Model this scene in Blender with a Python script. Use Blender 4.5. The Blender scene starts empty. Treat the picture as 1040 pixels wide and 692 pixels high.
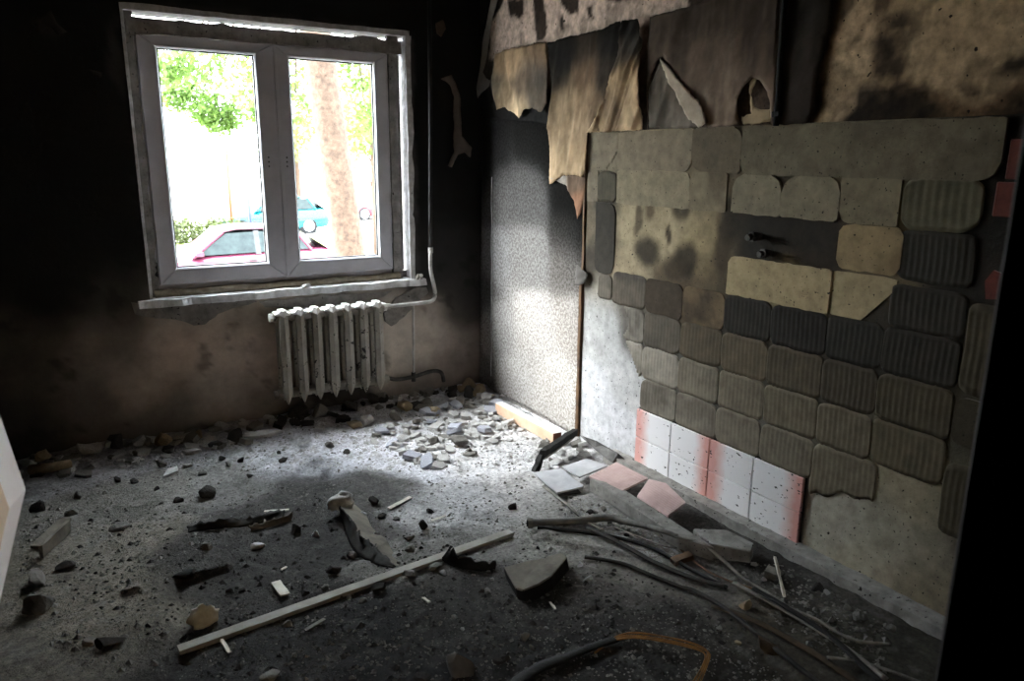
import bpy, bmesh, math, random
import numpy as np
from mathutils import Vector, Matrix
from mathutils.geometry import delaunay_2d_cdt

# ------------------------------------------------------------------ camera
FPX, CX, CY, CAMH = 766.0, 520.0, 346.0, 1.55
def _n(v):
    v = np.array(v, float); return v / np.linalg.norm(v)
_Y = _n((40 - CX, -(158 - CY), -FPX))
_Z = _n((32, 3149, FPX)); _Z = _n(_Z - _Y * _Z.dot(_Y)); _X = np.cross(_Y, _Z)
ROT = np.array([_X, _Y, _Z])
scene = bpy.context.scene
col = scene.collection
cam = bpy.data.cameras.new('camera')
cam.sensor_width = 36.0; cam.sensor_fit = 'HORIZONTAL'
cam.lens = 36.0 * FPX / 1040.0
cam.clip_start = 0.02; cam.clip_end = 400
cam.dof.use_dof = True; cam.dof.focus_distance = 3.6; cam.dof.aperture_fstop = 4.5
camo = bpy.data.objects.new('camera', cam); col.objects.link(camo)
M = Matrix.Identity(4)
for i in range(3):
    for j in range(3): M[i][j] = ROT[i][j]
M[2][3] = CAMH
camo.matrix_world = M
scene.camera = camo

# ------------------------------------------------------------------ light and exposure
vs = scene.view_settings
vs.view_transform = 'Standard'; vs.look = 'None'; vs.gamma = 1.0; vs.use_curve_mapping = False
vs.exposure = 3.65
world = bpy.data.worlds.new('sky'); scene.world = world; world.use_nodes = True
_bg = world.node_tree.nodes['Background']
_bg.inputs[0].default_value = (0.88, 0.94, 1.0, 1); _bg.inputs[1].default_value = 2.6
sun = bpy.data.lights.new('sun', 'SUN'); sun.energy = 4.3; sun.angle = 0.85; sun.color = (1, 0.985, 0.97)   # sun through bright haze
suno = bpy.data.objects.new('sun', sun); col.objects.link(suno)
suno.location = (-6, 20, 14)
suno.rotation_euler = Vector((1.0, -0.56, -0.90)).to_track_quat('-Z', 'Y').to_euler()

# ------------------------------------------------------------------ the room's measures
RX, BY = 2.452, 4.429           # right wall x, window wall y
LX, FY = -0.80, 0.38            # left wall x, front wall y
CZ = 2.56                       # ceiling
GZ = -1.30                      # ground outside
TOPZ = 1.69                     # top of the tiled field on the right wall
def ray(px, py): return ROT @ np.array([px - CX, -(py - CY), -FPX])
C0 = np.array([0, 0, CAMH])
def F(px, py, z=0.0):
    d = ray(px, py); return C0 + d * ((z - CAMH) / d[2])
def RW(px, py, x=RX):
    d = ray(px, py); return C0 + d * (x / d[0])
def BW(px, py, y=BY):
    d = ray(px, py); return C0 + d * (y / d[1])
def G(px, py): return F(px, py, GZ)

# ------------------------------------------------------------------ noise
def _hash(ix, iy, s):
    h = (ix.astype(np.int64) * 374761393 + iy.astype(np.int64) * 668265263 + s * 1274126177) & 0xffffffff
    h = ((h ^ (h >> 13)) * 1274126177) & 0xffffffff
    return ((h ^ (h >> 16)) & 0xffff) / 65535.0
def vnoise(x, y, s=0):
    x = np.asarray(x, float); y = np.asarray(y, float)
    ix = np.floor(x); iy = np.floor(y); fx = x - ix; fy = y - iy
    fx = fx * fx * (3 - 2 * fx); fy = fy * fy * (3 - 2 * fy)
    a = _hash(ix, iy, s); b = _hash(ix + 1, iy, s); c = _hash(ix, iy + 1, s); d = _hash(ix + 1, iy + 1, s)
    return (a * (1 - fx) + b * fx) * (1 - fy) + (c * (1 - fx) + d * fx) * fy
def fbm(x, y, f, s=0, o=4):
    v = 0; a = 0.5; t = 0
    for k in range(o):
        v = v + a * vnoise(np.asarray(x) * f, np.asarray(y) * f, s + k * 17); t += a; a *= 0.5; f *= 2.03
    return v / t
def lin(c):
    c = np.asarray(c, float) / 255.0
    return np.where(c <= 0.04045, c / 12.92, ((c + 0.055) / 1.055) ** 2.4)
def rbf(S, P, r):
    """smooth mix of sample colours S = [(u, v, colour)] at points P (n,2)"""
    out = np.zeros((len(P), 3)); w = np.zeros(len(P)) + 1e-9
    for u, v, c in S:
        d2 = (P[:, 0] - u) ** 2 + (P[:, 1] - v) ** 2
        k = np.exp(-d2 / (2 * r * r)) + 1e-3 * np.exp(-d2 / (18 * r * r)) + 1e-9
        out += k[:, None] * lin(c)[None]; w += k
    return out / w[:, None]
def inside(P, poly):
    x, y = P[:, 0], P[:, 1]; r = np.zeros(len(P), bool); n = len(poly)
    for i in range(n):
        x0, y0 = poly[i]; x1, y1 = poly[(i + 1) % n]
        c = ((y0 > y) != (y1 > y)) & (x < (x1 - x0) * (y - y0) / ((y1 - y0) if y1 != y0 else 1e-9) + x0)
        r ^= c
    return r
def sst(a, b, x):
    t = np.clip((x - a) / (b - a), 0, 1); return t * t * (3 - 2 * t)

# ------------------------------------------------------------------ materials
def nt(m):
    m.use_nodes = True; t = m.node_tree; return t, t.nodes['Principled BSDF']
def mat(name, c1, c2=None, scale=8, rough=0.85, bump=0.25, bscale=40, dist=0.004, attr=False, spec=0.25,
        specks=None, metal=0.0, detail=6, c3=None, c3scale=3, c3t=0.6, lo=.68, hi=1.2):
    """procedural colour: c1/c2 mixed by noise (or the stain and shade attribute 'col' times noise), optional blotches c3, specks"""
    m = bpy.data.materials.new(name); t, p = nt(m); N, L = t.nodes, t.links
    tc_ = N.new('ShaderNodeTexCoord'); oi = N.new('ShaderNodeObjectInfo'); va = N.new('ShaderNodeVectorMath'); va.operation = 'ADD'
    L.new(tc_.outputs['Object'], va.inputs[0]); L.new(oi.outputs['Location'], va.inputs[1])
    class tc: outputs = {'Object': va.outputs[0]}
    nz = N.new('ShaderNodeTexNoise'); nz.inputs['Scale'].default_value = scale; nz.inputs['Detail'].default_value = detail
    nz.inputs['Roughness'].default_value = 0.65
    L.new(tc.outputs['Object'], nz.inputs['Vector'])
    rmp = N.new('ShaderNodeValToRGB'); rmp.color_ramp.elements[0].position = 0.3; rmp.color_ramp.elements[1].position = 0.7
    L.new(nz.outputs['Fac'], rmp.inputs[0])
    if attr:
        e = rmp.color_ramp.elements
        e[0].color = (lo, lo, lo, 1); e[1].color = (hi, hi, hi, 1)
        at = N.new('ShaderNodeAttribute'); at.attribute_name = 'col'
        mx = N.new('ShaderNodeMix'); mx.data_type = 'RGBA'; mx.blend_type = 'MULTIPLY'; mx.inputs[0].default_value = 1
        L.new(at.outputs['Color'], mx.inputs[6]); L.new(rmp.outputs[0], mx.inputs[7]); out = mx.outputs[2]
    else:
        c2 = c2 if c2 is not None else [v * 0.7 for v in c1]
        a, b = lin(c1), lin(c2)
        rmp.color_ramp.elements[0].color = (*b, 1); rmp.color_ramp.elements[1].color = (*a, 1); out = rmp.outputs[0]
    def overlay(out, fac_socket, c):
        mx = N.new('ShaderNodeMix'); mx.data_type = 'RGBA'
        L.new(fac_socket, mx.inputs[0]); L.new(out, mx.inputs[6]); mx.inputs[7].default_value = (*lin(c), 1); return mx.outputs[2]
    if c3 is not None:
        n3 = N.new('ShaderNodeTexNoise'); n3.inputs['Scale'].default_value = c3scale; n3.inputs['Detail'].default_value = 8
        n3.inputs['Roughness'].default_value = 0.7
        L.new(tc.outputs['Object'], n3.inputs['Vector'])
        r3 = N.new('ShaderNodeValToRGB'); r3.color_ramp.elements[0].position = c3t; r3.color_ramp.elements[1].position = c3t + 0.05
        L.new(n3.outputs['Fac'], r3.inputs[0]); out = overlay(out, r3.outputs[0], c3)
    if specks:
        sc_, th, c = specks
        ns = N.new('ShaderNodeTexNoise'); ns.inputs['Scale'].default_value = sc_; ns.inputs['Detail'].default_value = 3
        L.new(tc.outputs['Object'], ns.inputs['Vector'])
        rs = N.new('ShaderNodeValToRGB'); rs.color_ramp.elements[0].position = th; rs.color_ramp.elements[1].position = th + 0.03
        L.new(ns.outputs['Fac'], rs.inputs[0]); out = overlay(out, rs.outputs[0], c)
    L.new(out, p.inputs['Base Color'])
    p.inputs['Roughness'].default_value = rough; p.inputs['Specular IOR Level'].default_value = spec
    p.inputs['Metallic'].default_value = metal
    if bump:
        nb = N.new('ShaderNodeTexNoise'); nb.inputs['Scale'].default_value = bscale; nb.inputs['Detail'].default_value = 8
        nb.inputs['Roughness'].default_value = 0.7
        L.new(tc.outputs['Object'], nb.inputs['Vector'])
        bp = N.new('ShaderNodeBump'); bp.inputs['Strength'].default_value = bump; bp.inputs['Distance'].default_value = dist
        L.new(nb.outputs['Fac'], bp.inputs['Height']); L.new(bp.outputs[0], p.inputs['Normal'])
    return m

MT = {}
MT['floor'] = mat('screed_floor', (0, 0, 0), attr=True, scale=60, rough=0.92, bump=1.0, bscale=75, dist=0.02, spec=0.2, specks=(150, 0.67, (40, 38, 36)), lo=.55, hi=1.4)
MT['wallR'] = mat('sooted_plaster', (0, 0, 0), attr=True, scale=24, rough=0.9, bump=0.5, bscale=70, dist=0.005, spec=0.15, lo=.5, hi=1.3, specks=(40, 0.68, (40, 32, 26)))
MT['wallB'] = mat('sooted_wall', (0, 0, 0), attr=True, scale=7, rough=0.75, bump=0.4, bscale=45, dist=0.005, spec=0.3)
MT['screed'] = mat('cement_screed', (0, 0, 0), attr=True, scale=22, rough=0.9, bump=0.5, bscale=110, dist=0.004,
                   specks=(75, 0.66, (38, 34, 28)))
MT['pad'] = mat('tile_mortar', (0, 0, 0), attr=True, scale=20, rough=0.9, bump=0.4, bscale=130, dist=0.003,
                specks=(85, 0.67, (34, 30, 24)))
MT['pad_rib'] = mat('ribbed_tile_mortar', (0, 0, 0), attr=True, scale=16, rough=0.88, bump=0.3, bscale=130, dist=0.002)
MT['paper'] = mat('scorched_paper', (0, 0, 0), attr=True, scale=9, rough=0.9, bump=0.25, bscale=25, dist=0.006, spec=0.08)
MT['hall'] = mat('warm_fill_hall_paint', (196, 166, 124), (170, 142, 104), scale=3, rough=0.8, bump=0.1)  # warm ochre made up so the unseen hall bounces warm fill
MT['soot'] = mat('soot_black', (20, 21, 22), (9, 10, 11), scale=5, rough=0.8, bump=0.4, bscale=30)
MT['ceil'] = mat('sooted_ceiling', (38, 34, 31), (14, 13, 13), scale=3, rough=0.85)
MT['pvc'] = mat('grimy_pvc', (206, 206, 213), (176, 176, 184), scale=4, rough=0.45, bump=0.05, spec=0.4)
MT['bead'] = mat('pvc_bead', (205, 205, 210), (170, 170, 176), scale=6, rough=0.4, bump=0)
MT['gasket'] = mat('rubber_gasket', (22, 22, 24), (14, 14, 15), rough=0.6, bump=0)
MT['plaster_w'] = mat('white_plaster', (226, 227, 230), (165, 164, 164), scale=18, rough=0.9, bump=0.7, bscale=60, dist=0.006,
                      c3=(60, 57, 54), c3scale=9, c3t=0.64)
MT['plaster_g'] = mat('grey_plaster', (150, 147, 143), (100, 97, 94), scale=16, rough=0.9, bump=0.7, bscale=60, dist=0.006,
                      specks=(60, 0.66, (30, 28, 26)))
MT['plaster_d'] = mat('sooted_plaster_chunk', (84, 82, 80), (40, 39, 38), scale=16, rough=0.92, bump=0.7, bscale=60, dist=0.006)
MT['foam'] = mat('mounting_foam', (176, 166, 146), (110, 100, 86), scale=20, rough=0.9, bump=0.8, bscale=50, dist=0.008)
MT['iron'] = mat('chipped_radiator_paint', (176, 173, 164), (132, 129, 121), scale=9, rough=0.5, bump=0.3, bscale=50, dist=0.003,
                 c3=(24, 22, 20), c3scale=18, c3t=0.575, spec=0.3)
MT['iron_top'] = mat('white_top_parts', (238, 238, 238), (196, 195, 192), scale=20, rough=0.7, bump=0.3)  # near-white for radiator caps, upper plugs and the timber's top
MT['pipe_w'] = mat('white_painted_pipe', (215, 214, 212), (150, 148, 145), scale=14, rough=0.5, bump=0.2)
MT['pipe_d'] = mat('sooted_pipe', (50, 50, 50), (20, 20, 20), scale=12, rough=0.55, bump=0.2, spec=0.4)
MT['rubble_w'] = mat('plaster_rubble', (206, 205, 203), (140, 138, 136), scale=14, rough=0.95, bump=0.8, bscale=50, dist=0.006)
MT['rubble_b'] = mat('painted_plaster_rubble', (172, 174, 184), (132, 134, 142), scale=10, rough=0.9, bump=0.5, bscale=50, dist=0.005)
MT['rubble_g'] = mat('dusty_rubble', (138, 134, 128), (82, 80, 77), scale=14, rough=0.95, bump=0.8, bscale=50, dist=0.006)
MT['rubble_d'] = mat('charred_rubble', (66, 62, 58), (26, 25, 24), scale=14, rough=0.95, bump=0.8, bscale=50, dist=0.006)
MT['rubble_t'] = mat('tan_rubble', (176, 160, 132), (112, 98, 78), scale=14, rough=0.95, bump=0.8, bscale=50, dist=0.006)
MT['foam_pale'] = mat('pale_foam', (222, 214, 192), (176, 164, 138), scale=14, rough=0.9, bump=0.6, bscale=60, dist=0.006)
MT['lath'] = mat('dusty_wood', (172, 168, 160), (126, 122, 115), scale=7, rough=0.85, bump=0.3, bscale=60)
MT['timber'] = mat('fresh_wood', (226, 198, 174), (198, 160, 132), scale=5, rough=0.75, bump=0.2)
MT['timber_end'] = mat('wood_end_grain', (120, 78, 60), (80, 50, 40), scale=30, rough=0.85, bump=0.3)
MT['plank'] = mat('dusty_grey_plank', (158, 155, 150), (112, 109, 105), scale=18, rough=0.95, bump=0.7, bscale=90, dist=0.004,
                  specks=(60, 0.66, (44, 42, 40)))
MT['char'] = mat('charcoal', (34, 32, 30), (10, 10, 10), scale=14, rough=0.7, bump=0.7, bscale=40, dist=0.006)
MT['lino'] = mat('burnt_linoleum', (58, 54, 49), (20, 19, 18), scale=9, rough=0.75, bump=0.4, bscale=40)
MT['lino_top'] = mat('dusty_linoleum', (122, 115, 104), (84, 79, 72), scale=12, rough=0.9, bump=0.4, bscale=70)
MT['hose'] = mat('sooty_grey_hose', (136, 133, 127), (76, 74, 72), scale=14, rough=0.8, bump=0.4, bscale=50)
MT['strip'] = mat('ash_grey_strip', (146, 142, 134), (74, 71, 66), scale=14, rough=0.85, bump=0.3)
MT['wire'] = mat('yellow_brown_wire', (150, 104, 44), (84, 58, 30), scale=20, rough=0.5, bump=0.1)
MT['strip_w'] = mat('white_splinter', (222, 216, 204), (170, 162, 150), scale=20, rough=0.8, bump=0.2)
MT['rust'] = mat('rusty_scrap', (74, 61, 44), (38, 31, 24), scale=18, rough=0.9, bump=0.5)
MT['batten'] = mat('brown_batten', (120, 92, 66), (70, 54, 42), scale=10, rough=0.8, bump=0.3)
MT['fibre'] = mat('pale_fibreboard', (214, 196, 174), (190, 172, 150), scale=3, rough=0.7, bump=0.1)
MT['fibre_edge_lit'] = mat('window_lit_board_edge', (226, 224, 222), (200, 198, 196), scale=3, rough=0.7, bump=0.1)  # edge colour whitened to carry the window light falling on it
MT['tile_back_g'] = mat('grey_tile_back', (196, 196, 198), (160, 160, 164), scale=9, rough=0.8, bump=0.2)
MT['tile_back_p'] = mat('pink_tile_back', (204, 178, 174), (172, 146, 142), scale=9, rough=0.8, bump=0.2)
MT['tile_dark'] = mat('sooted_tile', (112, 110, 108), (66, 64, 63), scale=16, rough=0.8, bump=0.3)
MT['tile_red'] = mat('red_tile', (112, 58, 46), (74, 38, 32), scale=16, rough=0.4, bump=0.1)
MT['metal_scrap'] = mat('burnt_metal', (92, 88, 82), (30, 28, 27), scale=40, rough=0.7, bump=0.6, metal=0.1)
MT['stone'] = mat('ashy_lump', (108, 105, 100), (58, 56, 54), scale=10, rough=0.95, bump=0.7, bscale=40, dist=0.008)
# outside
MT['asphalt'] = mat('sunlit_ground', (176, 172, 164), (150, 147, 140), scale=1.2, rough=0.95, bump=0.1)
MT['grass'] = mat('verge_grass', (120, 130, 64), (96, 108, 50), scale=3, rough=0.95, bump=0.3)
MT['bark'] = mat('tree_bark', (84, 67, 55), (46, 36, 29), scale=14, rough=0.95, bump=1.0, bscale=16, dist=0.03)
MT['twig'] = mat('twig_bark', (70, 56, 46), (44, 36, 30), scale=9, rough=0.95, bump=0.4)
MT['rubber'] = mat('tyre_rubber', (30, 30, 32), (20, 20, 22), rough=0.8, bump=0)
MT['alloy'] = mat('alloy_wheel', (170, 170, 174), (140, 140, 146), rough=0.35, metal=0.5, bump=0)
MT['car_glass'] = mat('car_window', (46, 54, 54), (30, 36, 38), rough=0.35, bump=0, spec=0.12)
MT['chrome'] = mat('car_trim', (60, 60, 62), (40, 40, 42), rough=0.4, bump=0)
MT['lamp_red'] = mat('tail_lamp', (130, 20, 30), (110, 16, 24), rough=0.15, bump=0)
for nme, c in (('dred', (86, 34, 52)), ('teal', (0, 92, 104)), ('red', (130, 20, 38))):
    m_ = mat('car_paint_' + nme, c, [v * 0.9 for v in c], scale=2, rough=0.25, bump=0, spec=0.5)
    MT['car_' + nme] = m_
MT['pole_o'] = mat('orange_post', (120, 54, 28), (100, 44, 24), rough=0.5, bump=0)
MT['pole_b'] = mat('violet_post', (56, 62, 120), (46, 52, 104), rough=0.5, bump=0)
MT['concrete_out'] = mat('facade_concrete', (140, 138, 132), (110, 108, 104), scale=3, rough=0.9)

def leaf_mat(name, c, tr):
    m = bpy.data.materials.new(name); t, p = nt(m); N, L = t.nodes, t.links
    tc = N.new('ShaderNodeTexCoord'); nz = N.new('ShaderNodeTexNoise'); nz.inputs['Scale'].default_value = 1.6
    L.new(tc.outputs['Object'], nz.inputs['Vector'])
    r = N.new('ShaderNodeValToRGB'); r.color_ramp.elements[0].color = (*lin([v * 0.7 for v in c]), 1); r.color_ramp.elements[1].color = (*lin(c), 1)
    L.new(nz.outputs['Fac'], r.inputs[0]); L.new(r.outputs[0], p.inputs['Base Color']); p.inputs['Roughness'].default_value = 0.6
    tl = N.new('ShaderNodeBsdfTranslucent'); L.new(r.outputs[0], tl.inputs[0])
    mx = N.new('ShaderNodeMixShader'); mx.inputs[0].default_value = tr
    L.new(p.outputs[0], mx.inputs[1]); L.new(tl.outputs[0], mx.inputs[2]); L.new(mx.outputs[0], N['Material Output'].inputs[0])
    return m
MT['leaf'] = leaf_mat('fresh_leaf', (92, 122, 48), 0.5)
MT['leaf_far'] = leaf_mat('overexposed_far_leaf', (140, 150, 84), 0.5)
MT['hedge'] = leaf_mat('hedge_leaf', (72, 80, 38), 0.3)

def glass_mat():
    m = bpy.data.materials.new('dusty_window_glass'); t, p = nt(m); N, L = t.nodes, t.links
    tr = N.new('ShaderNodeBsdfTransparent'); tr.inputs[0].default_value = (0.93, 0.95, 0.95, 1)
    gl = N.new('ShaderNodeBsdfGlossy'); gl.inputs['Roughness'].default_value = 0.02
    lw = N.new('ShaderNodeLayerWeight'); pw = N.new('ShaderNodeMath'); pw.operation = 'POWER'; L.new(lw.outputs['Facing'], pw.inputs[0]); pw.inputs[1].default_value = 5
    fr = N.new('ShaderNodeMath'); fr.operation = 'MULTIPLY_ADD'; L.new(pw.outputs[0], fr.inputs[0]); fr.inputs[1].default_value = 0.5; fr.inputs[2].default_value = 0.02
    mx = N.new('ShaderNodeMixShader'); L.new(fr.outputs[0], mx.inputs[0]); L.new(tr.outputs[0], mx.inputs[1]); L.new(gl.outputs[0], mx.inputs[2])
    L.new(mx.outputs[0], N['Material Output'].inputs[0]); N.remove(p)
    m.use_transparent_shadow = True; return m
MT['glass'] = glass_mat()

def tile_mat(name, flip):
    """white glazed tile, a soft salmon band along one end, black pits"""
    m = bpy.data.materials.new(name); t, p = nt(m); N, L = t.nodes, t.links
    tc = N.new('ShaderNodeTexCoord'); sp = N.new('ShaderNodeSeparateXYZ'); L.new(tc.outputs['Generated'], sp.inputs[0])
    nz = N.new('ShaderNodeTexNoise'); nz.inputs['Scale'].default_value = 20; L.new(tc.outputs['Object'], nz.inputs['Vector'])
    ma = N.new('ShaderNodeMath'); ma.operation = 'MULTIPLY_ADD'; L.new(nz.outputs['Fac'], ma.inputs[0]); ma.inputs[1].default_value = 0.18
    L.new(sp.outputs['Y'], ma.inputs[2])
    r = N.new('ShaderNodeValToRGB'); e = r.color_ramp.elements
    pk, wh = (*lin((204, 150, 142)), 1), (*lin((224, 222, 224)), 1)
    if flip:  # pink where Y is low (the camera-side end)
        e[0].position = 0.16; e[0].color = pk; e[1].position = 0.46; e[1].color = wh
    else:
        e[0].position = 0.66; e[0].color = wh; e[1].position = 0.96; e[1].color = pk
    L.new(ma.outputs[0], r.inputs[0])
    ns = N.new('ShaderNodeTexNoise'); ns.inputs['Scale'].default_value = 70; ns.inputs['Detail'].default_value = 2
    oi = N.new('ShaderNodeObjectInfo'); va = N.new('ShaderNodeVectorMath'); va.operation = 'ADD'; L.new(tc.outputs['Object'], va.inputs[0]); L.new(oi.outputs['Location'], va.inputs[1])
    mp = N.new('ShaderNodeMapping'); mp.inputs['Scale'].default_value = (1, 0.55, 1); L.new(va.outputs[0], mp.inputs[0]); L.new(mp.outputs[0], ns.inputs['Vector'])
    rs = N.new('ShaderNodeValToRGB'); rs.color_ramp.elements[0].position = 0.665; rs.color_ramp.elements[1].position = 0.69
    L.new(ns.outputs['Fac'], rs.inputs[0])
    mx = N.new('ShaderNodeMix'); mx.data_type = 'RGBA'; L.new(rs.outputs[0], mx.inputs[0]); L.new(r.outputs[0], mx.inputs[6]); mx.inputs[7].default_value = (*lin((24, 22, 22)), 1)
    L.new(mx.outputs[2], p.inputs['Base Color']); p.inputs['Roughness'].default_value = 0.4; return m
MT['tileA'] = tile_mat('tile_salmon_far_end', False); MT['tileB'] = tile_mat('tile_salmon_near_end', True)

def paper_pattern():
    """embossed wallpaper: rows of rosettes, worn chalky white"""
    m = bpy.data.materials.new('rosette_wallpaper'); t, p = nt(m); N, L = t.nodes, t.links
    tc = N.new('ShaderNodeTexCoord'); at = N.new('ShaderNodeAttribute'); at.attribute_name = 'col'
    vo = N.new('ShaderNodeTexVoronoi'); vo.inputs['Scale'].default_value = 11; vo.inputs['Randomness'].default_value = 0.12
    mp = N.new('ShaderNodeMapping'); mp.inputs['Scale'].default_value = (0.0, 1.0, 0.8); L.new(tc.outputs['Object'], mp.inputs[0]); L.new(mp.outputs[0], vo.inputs['Vector'])
    wv = N.new('ShaderNodeMath'); wv.operation = 'SINE'; mu = N.new('ShaderNodeMath'); mu.operation = 'MULTIPLY'; mu.inputs[1].default_value = 26
    L.new(vo.outputs['Distance'], mu.inputs[0]); L.new(mu.outputs[0], wv.inputs[0])
    nz = N.new('ShaderNodeTexNoise'); nz.inputs['Scale'].default_value = 95; nz.inputs['Detail'].default_value = 6; nz.inputs['Roughness'].default_value = 0.75
    L.new(tc.outputs['Object'], nz.inputs['Vector'])
    ad = N.new('ShaderNodeMath'); ad.operation = 'MULTIPLY_ADD'; L.new(wv.outputs[0], ad.inputs[0]); ad.inputs[1].default_value = 0.038; L.new(nz.outputs['Fac'], ad.inputs[2])
    r = N.new('ShaderNodeValToRGB'); r.color_ramp.elements[0].position = 0.40; r.color_ramp.elements[0].color = (0.52, 0.49, 0.47, 1)
    r.color_ramp.elements[1].position = 0.60; r.color_ramp.elements[1].color = (1.15, 1.15, 1.15, 1)
    L.new(ad.outputs[0], r.inputs[0])
    mx = N.new('ShaderNodeMix'); mx.data_type = 'RGBA'; mx.blend_type = 'MULTIPLY'; mx.inputs[0].default_value = 1
    L.new(at.outputs['Color'], mx.inputs[6]); L.new(r.outputs[0], mx.inputs[7]); L.new(mx.outputs[2], p.inputs['Base Color'])
    bp = N.new('ShaderNodeBump'); bp.inputs['Strength'].default_value = 0.4; bp.inputs['Distance'].default_value = 0.003
    L.new(ad.outputs[0], bp.inputs['Height']); L.new(bp.outputs[0], p.inputs['Normal']); p.inputs['Roughness'].default_value = 0.95; p.inputs['Specular IOR Level'].default_value = 0.05
    return m
MT['rosette'] = paper_pattern()

# ------------------------------------------------------------------ objects
def tag(o, label=None, cat=None, group=None, kind=None):
    if label: o['label'] = label
    if cat: o['category'] = cat
    if group: o['group'] = group
    if kind: o['kind'] = kind
    return o
def thing(name, label, cat, loc=(0, 0, 0), group=None):
    o = bpy.data.objects.new(name, None); col.objects.link(o); o.location = loc; o.empty_display_size = 0.05
    return tag(o, label, cat, group)
def mk(name, VF, mats, parent=None, smooth=False, cols=None, org=None, fmat=None):
    """one mesh object from world-space verts; origin at org (default: base centre), parented in place"""
    V, Fc = VF; V = np.asarray(V, float)
    if org is None:
        org = np.array(parent.location) if parent is not None and parent.parent is None else None
        if org is None:
            lo, hi = V.min(0), V.max(0); org = np.array([(lo[0] + hi[0]) / 2, (lo[1] + hi[1]) / 2, lo[2]])
    org = np.asarray(org, float)
    me = bpy.data.meshes.new(name); me.from_pydata((V - org).tolist(), [], [tuple(int(i) for i in f) for f in Fc])
    if not isinstance(mats, (list, tuple)): mats = [mats]
    for m in mats: me.materials.append(MT[m])
    if fmat is not None: me.polygons.foreach_set('material_index', fmat)
    if smooth: me.polygons.foreach_set('use_smooth', [True] * len(me.polygons))
    if cols is not None:
        a = me.color_attributes.new('col', 'FLOAT_COLOR', 'POINT')
        c4 = np.ones((len(V), 4), np.float32); c4[:, :3] = cols; a.data.foreach_set('color', c4.ravel())
    me.update()
    o = bpy.data.objects.new(name, me); col.objects.link(o)
    if parent is not None:
        o.parent = parent
        base = np.array(parent.location); q = parent.parent
        while q is not None: base = base + np.array(q.location); q = q.parent
        o.location = org - base
    else: o.location = org
    return o
def struct(name, VF, mats, **k): return tag(mk(name, VF, mats, **k), kind='structure')
def single(name, VF, mats, label, cat, group=None, **k): return tag(mk(name, VF, mats, **k), label, cat, group)

# ------------------------------------------------------------------ shapes (world-space verts, faces)
def join(*L):
    V, Fc, n = [], [], 0
    for v, f in L:
        v = np.asarray(v, float); V.append(v); Fc += [tuple(i + n for i in q) for q in f]; n += len(v)
    return np.vstack(V), Fc
BOXF = [(0, 3, 2, 1), (4, 5, 6, 7), (0, 1, 5, 4), (1, 2, 6, 5), (2, 3, 7, 6), (3, 0, 4, 7)]
def box(x0, x1, y0, y1, z0, z1):
    return np.array([(x0, y0, z0), (x1, y0, z0), (x1, y1, z0), (x0, y1, z0), (x0, y0, z1), (x1, y0, z1), (x1, y1, z1), (x0, y1, z1)]), BOXF
def bev(VF, w=0.004, seg=1, jit=0, seed=0):
    bm = bmesh.new(); vs_ = [bm.verts.new(v) for v in VF[0]]
    for f in VF[1]: bm.faces.new([vs_[i] for i in f])
    bmesh.ops.bevel(bm, geom=bm.edges[:], offset=w, segments=seg, affect='EDGES', profile=0.6)
    bm.verts.index_update(); r = random.Random(seed)
    V = np.array([v.co[:] for v in bm.verts]); Fc = [[v.index for v in f.verts] for f in bm.faces]; bm.free()
    if jit: V = V + np.array([[r.uniform(-jit, jit) for _ in range(3)] for _ in V])
    return V, Fc
def slab(top, h, shift=(0, 0, 0)):
    """a closed prism: top polygon (3-D points, counter-clockwise seen from above) carried down by h"""
    T = np.array(top, float); B = T - np.array([0, 0, h]) + np.array(shift); n = len(T)
    return np.vstack([B, T]), [tuple(range(n))[::-1], tuple(range(n, 2 * n))] + [(i, (i + 1) % n, n + (i + 1) % n, n + i) for i in range(n)]
def extr(poly, d):
    P = np.array(poly, float); d = np.array(d, float); n = len(P)
    return np.vstack([P, P + d]), [tuple(range(n))[::-1], tuple(range(n, 2 * n))] + [(i, (i + 1) % n, n + (i + 1) % n, n + i) for i in range(n)]
def smoothpath(P, k=6):
    P = [np.array(p, float) for p in P]; out = []
    for i in range(len(P) - 1):
        p0 = P[max(i - 1, 0)]; p1 = P[i]; p2 = P[i + 1]; p3 = P[min(i + 2, len(P) - 1)]
        for s in range(k):
            t = s / k
            out.append(0.5 * ((2 * p1) + (-p0 + p2) * t + (2 * p0 - 5 * p1 + 4 * p2 - p3) * t * t + (-p0 + 3 * p1 - 3 * p2 + p3) * t ** 3))
    out.append(P[-1]); return out
def tube(P, r, n=10, flat=1.0, rough=0.0, seed=0):
    """swept tube; r a number or a list; flat squashes it vertically"""
    P = [np.array(p, float) for p in P]; m = len(P); rr = r if isinstance(r, (list, tuple, np.ndarray)) else [r] * m
    R = random.Random(seed); V, Fc = [], []
    up0 = np.array([0, 0, 1.0])
    for i in range(m):
        t = P[min(i + 1, m - 1)] - P[max(i - 1, 0)]; t = t / (np.linalg.norm(t) + 1e-9)
        u = up0 if abs(t[2]) < 0.95 else np.array([0, 1.0, 0])
        s = np.cross(t, u); s /= np.linalg.norm(s); w = np.cross(s, t)
        for k in range(n):
            a = 2 * math.pi * k / n; q = rr[i] * (1 + R.uniform(-rough, rough))
            V.append(P[i] + s * math.cos(a) * q + w * math.sin(a) * q * flat)
    for i in range(m - 1):
        for k in range(n):
            Fc.append((i * n + k, i * n + (k + 1) % n, (i + 1) * n + (k + 1) % n, (i + 1) * n + k))
    Fc.append(tuple(range(n))[::-1]); Fc.append(tuple(range((m - 1) * n, m * n)))
    return np.array(V), Fc
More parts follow.
